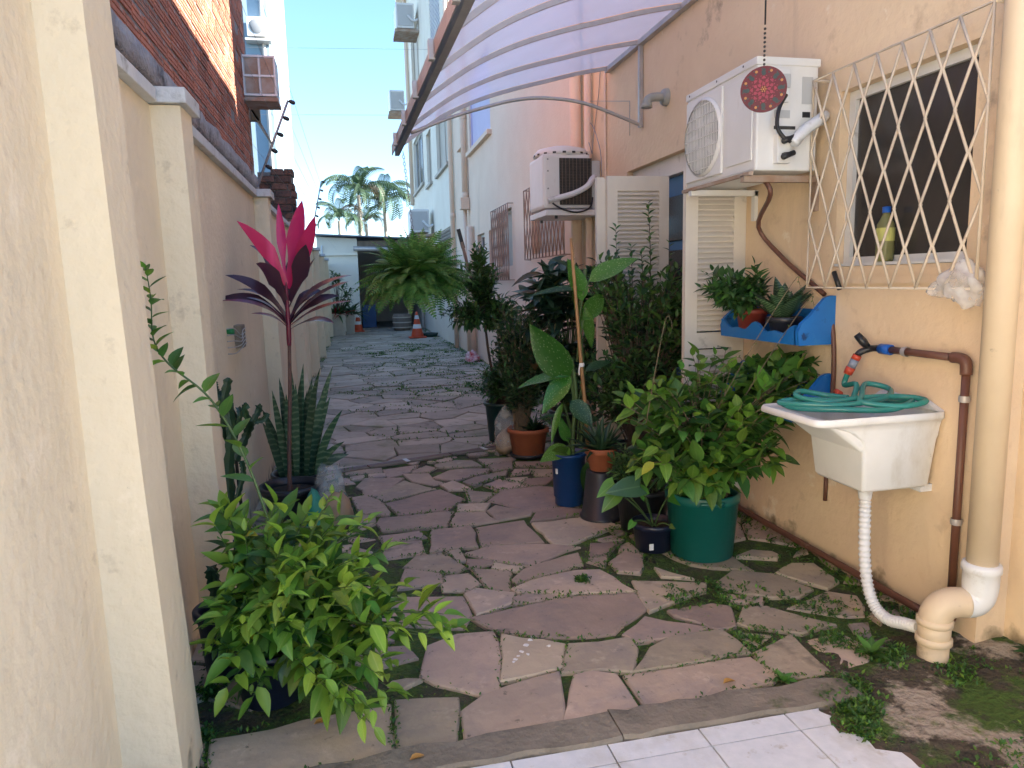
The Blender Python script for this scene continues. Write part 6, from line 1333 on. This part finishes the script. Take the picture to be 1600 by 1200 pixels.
# ---- far end: planters, cones, odds and ends
r = random.Random(53)
def planter(name, label, x, y, w, h, red):
    t = plant(name, label, (x, y, 0), 'planters at the garage'); m = MB(); P0 = [(x-w*.42, y-w*.42), (x+w*.42, y-w*.42), (x+w*.42, y+w*.42), (x-w*.42, y+w*.42)]; P1 = [(x-w*.5, y-w*.5), (x+w*.5, y-w*.5), (x+w*.5, y+w*.5), (x-w*.5, y+w*.5)]
    m.add([(p[0], p[1], 0) for p in P0]+[(p[0], p[1], h) for p in P1]+[(x+(p[0]-x)*.88, y+(p[1]-y)*.88, h) for p in P1]+[(x+(p[0]-x)*.86, y+(p[1]-y)*.86, h-.08) for p in P1], [(k*4+j, k*4+(j+1) % 4, k*4+4+(j+1) % 4, k*4+4+j) for k in range(3) for j in range(4)]+[(12, 13, 14, 15)]); m.build('pot', 'planter', t)
    for k in range(3): xx = x-w*.25+k*w*.25; MB().box(xx-.012, xx+.012, y-w*.5-.012, y-w*.47, .06, h-.06).build('rib', 'planter', t)
    BR = [leafmesh('strap_leaf', mt, ratio=.14, shape='strap', droop=d, fold=.3, n=6) for mt in ('jab', 'hib_dark', 'dark_leaf')+(('bromel_red',) if red else ()) for d in (.1, .5, .8)]
    items = []
    for k in range(60):
        a = k*2.4; e = r.uniform(.2, 1.3); items.append((r.choice(BR), basis(V((x+r.uniform(-.15, .15), y+r.uniform(-.15, .15), h-.05)), V((math.cos(a)*math.cos(e), math.sin(a)*math.cos(e), math.sin(e))), V((0, 0, 1)), r.uniform(.3, .6))))
    put_leaves(t, items); return t
t1 = planter('planter_plant', 'left of the two square cream planters by the garage wall, with strappy dark leaves', -.40, 20.75, .40, .62, True)
shrub(t1, (-.40, 20.75, .58), [((-.45, 20.7, 1.65), (.22, .15, .16), 10), ((-.1, 20.7, 1.25), (.25, .15, .2), 8), ((-.3, 20.7, .95), (.3, .2, .2), 8)], J1, .13, 8, r, 'bark', maxn=0, t0=.7, rstem=.008)
planter('planter_plant', 'right of the two square cream planters, next to the small far cone', -.09, 21.4, .27, .60, False)
def cone(label, x, y, h, w):
    t = thing('traffic_cone', label, 'traffic cone', (x, y, 0), 'traffic cones')
    m = MB(); m.box(x-w/2, x+w/2, y-w/2, y+w/2, .002, .035); m.build('base', 'cone_orange', t, bevel=.008)
    R = lambda z: w*.34*(1-z/h)+.022
    for z0, z1, mt in ((.034, h*.36, 'cone_orange'), (h*.36, h*.52, 'cone_white'), (h*.52, h*.72, 'cone_orange'), (h*.72, h*.86, 'cone_white'), (h*.86, h, 'cone_orange')):
        MB().lathe([(R(z0), z0), (R(z1), z1)]+([(.0, h)] if z1 == h else []), (x, y, 0), 24).build('band', mt, t)
cone('orange traffic cone with white bands standing below the hanging fern', 1.62, 18.75, .68, .44)
cone('small red and white traffic cone beside the planters at the garage', .14, 22.2, .60, .36)
sl_ = thing('plastic_bag', 'red and white plastic bag lying at the foot of the far wall', 'bag', (2.05, 12.6, 0)); m = MB(); vs = []; n1, n2 = 14, 8
for i in range(n2+1):
    for j in range(n1): a = 2*math.pi*j/n1; b3 = math.pi*.5*i/n2; d = V((math.cos(a)*math.cos(b3), math.sin(a)*math.cos(b3), math.sin(b3))); q = 1+.4*noise.noise(d*3); vs.append((2.05+.13*q*d.x, 12.6+.2*q*d.y, .17*q*d.z))
m.add(vs, [(i*n1+j, i*n1+(j+1) % n1, (i+1)*n1+(j+1) % n1, (i+1)*n1+j) for i in range(n2) for j in range(n1)], 0, True).build('bag', 'red_cloth', sl_)
m = MB(); m.lathe([(.0, .0), (.17, 0), (.21, .10), (.20, .10), (.16, .03), (.0, .03)], (1.98, 18.9, .001), 20); single('dark_bowl', m, 'dark_green_pot', 'low dark bowl at the wall foot right of the orange cone', 'bowl')

# ---- palms beyond the garage
r = random.Random(57)
def pfrond(name, mat, droop):
    m = MB(); n = 26; P = [V((0, 0, 0))]
    for i in range(n): a = 1.05-droop*((i+.5)/n)**1.3*2.3; P.append(P[-1]+V((0, math.cos(a), math.sin(a)))/n)
    for i in range(n): m.add([P[i]+V((-.008, 0, 0)), P[i]+V((.008, 0, 0)), P[i+1]+V((.006, 0, 0)), P[i+1]+V((-.006, 0, 0))], [(0, 1, 2, 3)])
    for i in range(4, n+1):
        t = i/n; l = .26*math.sin(math.pi*min(1, t*.82+.16))**.7; d = (P[i]-P[i-1]).normalized(); nn = V((1, 0, 0)).cross(d)
        for s in (-1, 1):
            a = P[i]; mid = a+V((s*l*.5, 0, 0))+d*l*.35+nn*l*.18; tip = a+V((s*l*.72, 0, -l*.45))+d*l*.6; h = d*.013
            m.add([a-h, a+h, mid+h, mid-h, tip], [(0, 1, 2, 3), (3, 2, 4)])
    me = bpy.data.meshes.new(name); me.from_pydata([tuple(v) for v in m.v], [], m.f); me.materials.append(MATS[mat]); me.update(); return me
PF = [pfrond('palm_frond', mt, d) for mt, d in (('palm', .75), ('palm', .95), ('palm', 1.15), ('palm', 1.35), ('palm_dry', 1.4))]
for x, ty, Y, Lf, n, lab in ((560, 305, 34, 2.15, 17, 'middle palm with broad arching crown above the garage roof'), (600, 318, 36, 2.25, 16, 'right palm next to the white building above the garage roof'), (530, 345, 33, 1.5, 13, 'smaller left palm low behind the garage roof'), (572, 350, 38, 1.5, 10, 'small palm half hidden between the taller palms')):
    p = aY(x, ty, Y); t = thing('palm_tree', lab, 'palm', (p.x, Y, 0), 'palms beyond the garage')
    MB().tube(smooth_path([(p.x+.12, Y, 0), (p.x+.05, Y, p.z*.5), (p.x, Y, p.z)], 6), [.13-.05*i/12 for i in range(13)], 10).build('trunk', 'palm_trunk', t)
    items = []
    for k in range(n):
        a = k*2.4+r.uniform(-.2, .2); e = r.uniform(-.45, .35) if k > 3 else .45
        items.append((PF[r.randrange(4)] if r.random() < .9 else PF[4], basis(p, V((math.cos(a)*math.cos(e), math.sin(a)*math.cos(e), math.sin(e))), V((0, 0, 1)), Lf*r.uniform(.8, 1.1))))
    put_leaves(t, items, 300, 'frond')

# ---- weeds in the joints and along the wall feet
r = random.Random(61)
WM = [leafmesh('weed_leaf', mt, ratio=.55, droop=.1, n=2) for mt in ('weed', 'weed', 'weed_light')]
def weeds(name, pts, label, L0=.011, per=5, sp=.016):
    names = ['weed', 'weed_light']; m = MB(); m.keep = True
    for x, y, k in pts:
        for q in range(max(1, int(per*k))):
            a = r.uniform(0, 6.28); e = r.uniform(.1, 1.2); me = r.choice(WM); L = L0*r.uniform(.6, 1.5)*(.6+.4*k)
            M = basis(V((x+r.gauss(0, sp*.5), y+r.gauss(0, sp*.5), -.006+r.random()*.010*k)), V((math.cos(a)*math.cos(e), math.sin(a)*math.cos(e), math.sin(e))), V((0, 0, 1)), L)
            m.add([M @ v.co for v in me.vertices], [tuple(p.vertices) for p in me.polygons], names.index(me.materials[0].name), True)
    return tag(m.build(name, names, None), label, 'weeds', kind='stuff')
pts = []
for x, y in edge_pts:
    k = .6+.9*noise.noise(V((x*1.7, y*1.7, 2)))+.35*noise.noise(V((x*6, y*6, 7)))+.25*max(0, x-1)
    if y < 2.1: k -= .1
    if k > .30 and r.random() < .85: pts.append((x, y, min(1.7, k*1.25)))
weeds('joint_weeds', pts, 'tiny green weeds growing in the joints of the near paving', .0135)
pts = []
for x, y in far_edge:
    if y > 17: continue
    k = .35+1.0*noise.noise(V((x*1.3, y*.9, 9)))+.22*(x-.6)
    if k > .26: pts.append((x, y, min(1.9, k*1.7)))
weeds('far_joint_weeds', pts, 'sparse weeds and grass between the far paving stones', .026, 4, .05)
pts = []
for k in range(420): y = 2.2+21*r.random()**1.5; pts.append((XW-.03-abs(r.gauss(0, .05 if y < 6 else .16)), y, r.uniform(.5, 1.5 if y < 6 else 2.2)))
for k in range(260): y = 2.2+20*r.random()**1.3; pts.append((XL+.05+abs(r.gauss(0, .03)), y, r.uniform(.4, 1.6)))
weeds('wall_foot_weeds', pts, 'green weeds growing along the feet of both walls', .022, 7, .05)
pts = []
for cx, cy, s, n in ((1.53, 1.88, .07, 150), (1.47, 1.76, .05, 70), (1.60, 1.97, .06, 60), (1.85, 2.12, .09, 80), (2.0, 1.95, .06, 50), (2.15, 1.93, .10, 60), (1.75, 2.25, .06, 50), (1.55, 2.7, .14, 110), (1.35, 2.75, .10, 60), (1.85, 2.55, .12, 70), (1.75, 1.45, .14, 90), (2.0, 1.55, .12, 60), (.985, 3.05, .03, 50), (1.45, 2.35, .08, 40), (-.55, 2.25, .03, 60), (-.56, 2.5, .03, 60)):
    for k in range(n): pts.append((r.gauss(cx, s*.6), r.gauss(cy, s*.6), r.uniform(.5, 1.5)))
o = weeds('mossy_weeds', pts, 'thick low weeds on the mossy earth beside the broken tiles', .015, 7, .02); 
def weed_plant(label, x, y, L, n, ratio=.45, mt='hib', z=0):
    t = thing('weed_plant', label, 'plant', (x, y, z), 'single weeds by the drain pipe'); me = [leafmesh('leaf', mt, ratio=ratio, droop=d, n=5) for d in (.1, .35)]; it = []
    for k in range(n): a = k*2.4; e = r.uniform(.25, 1.1); it.append((r.choice(me), basis(V((x, y, z)), V((math.cos(a)*math.cos(e), math.sin(a)*math.cos(e), math.sin(e))), V((0, 0, 1)), L*r.uniform(.6, 1.1))))
    put_leaves(t, it)
weed_plant('broad leaved weed growing left of the ground pipe below the waste hose', 1.80, 2.12, .085, 14)
p = aX(1545, 920, XW-.02); weed_plant('small leafy sprout growing from the wall beside the white pipe socket', 2.20, 2.06, .05, 10, .7, 'hib_light', .22)
weed_plant('dark leafy weed at the wall foot in the lower right corner', 2.30, 1.93, .06, 16, .6, 'hib_dark', .03)
weed_plant('second dark weed nearer the camera at the right wall foot', 2.31, 1.78, .06, 16, .6, 'hib_dark', .03)
weed_plant('little weed sprouting at the concrete edging below the paving', 1.39, 2.05, .05, 9, .6, 'hib')
weed_plant('round tuft of weed in the joint left of the navy pot', .985, 3.05, .035, 26, .35, 'weed')
# dry leaves and paint specks on the paving
for i, (x, y, lab) in enumerate(((490, 1132, 'dry yellow leaf lying on the paving under the green bush'), (640, 1188, 'curled dry leaf lying on the concrete edging'), (1130, 1068, 'small dry leaf caught between two paving stones'))):
    p = aZ(x, y, .014); me = leafmesh('dry_leaf', 'dry_leaf', ratio=.42, droop=.1, fold=.5); o = link('dry_leaf', me); o.matrix_world = basis(p, V((1, .2, 0)), V((0, 0, 1)), .055); tag(o, lab, 'leaf', 'fallen dry leaves')
m = MB(); rs = random.Random(2)
for (x, y, s) in ((805, 1030, .01), (815, 1018, .012), (822, 1008, .012), (828, 1000, .012), (810, 1025, .008), (825, 1022, .010), (858, 1009, .010), (832, 995, .008), (802, 1034, .008)):
    p = aZ(x, y, .0058); P = [(p.x+s*rs.uniform(.5, 1.1)*math.cos(t), p.y+s*rs.uniform(.5, 1.1)*math.sin(t)) for t in [2*math.pi*k/9 for k in range(9)]]; m.prism(P, .0045, .0062)
tag(m.build('paint_splash', 'cone_white', paving), kind='stuff')
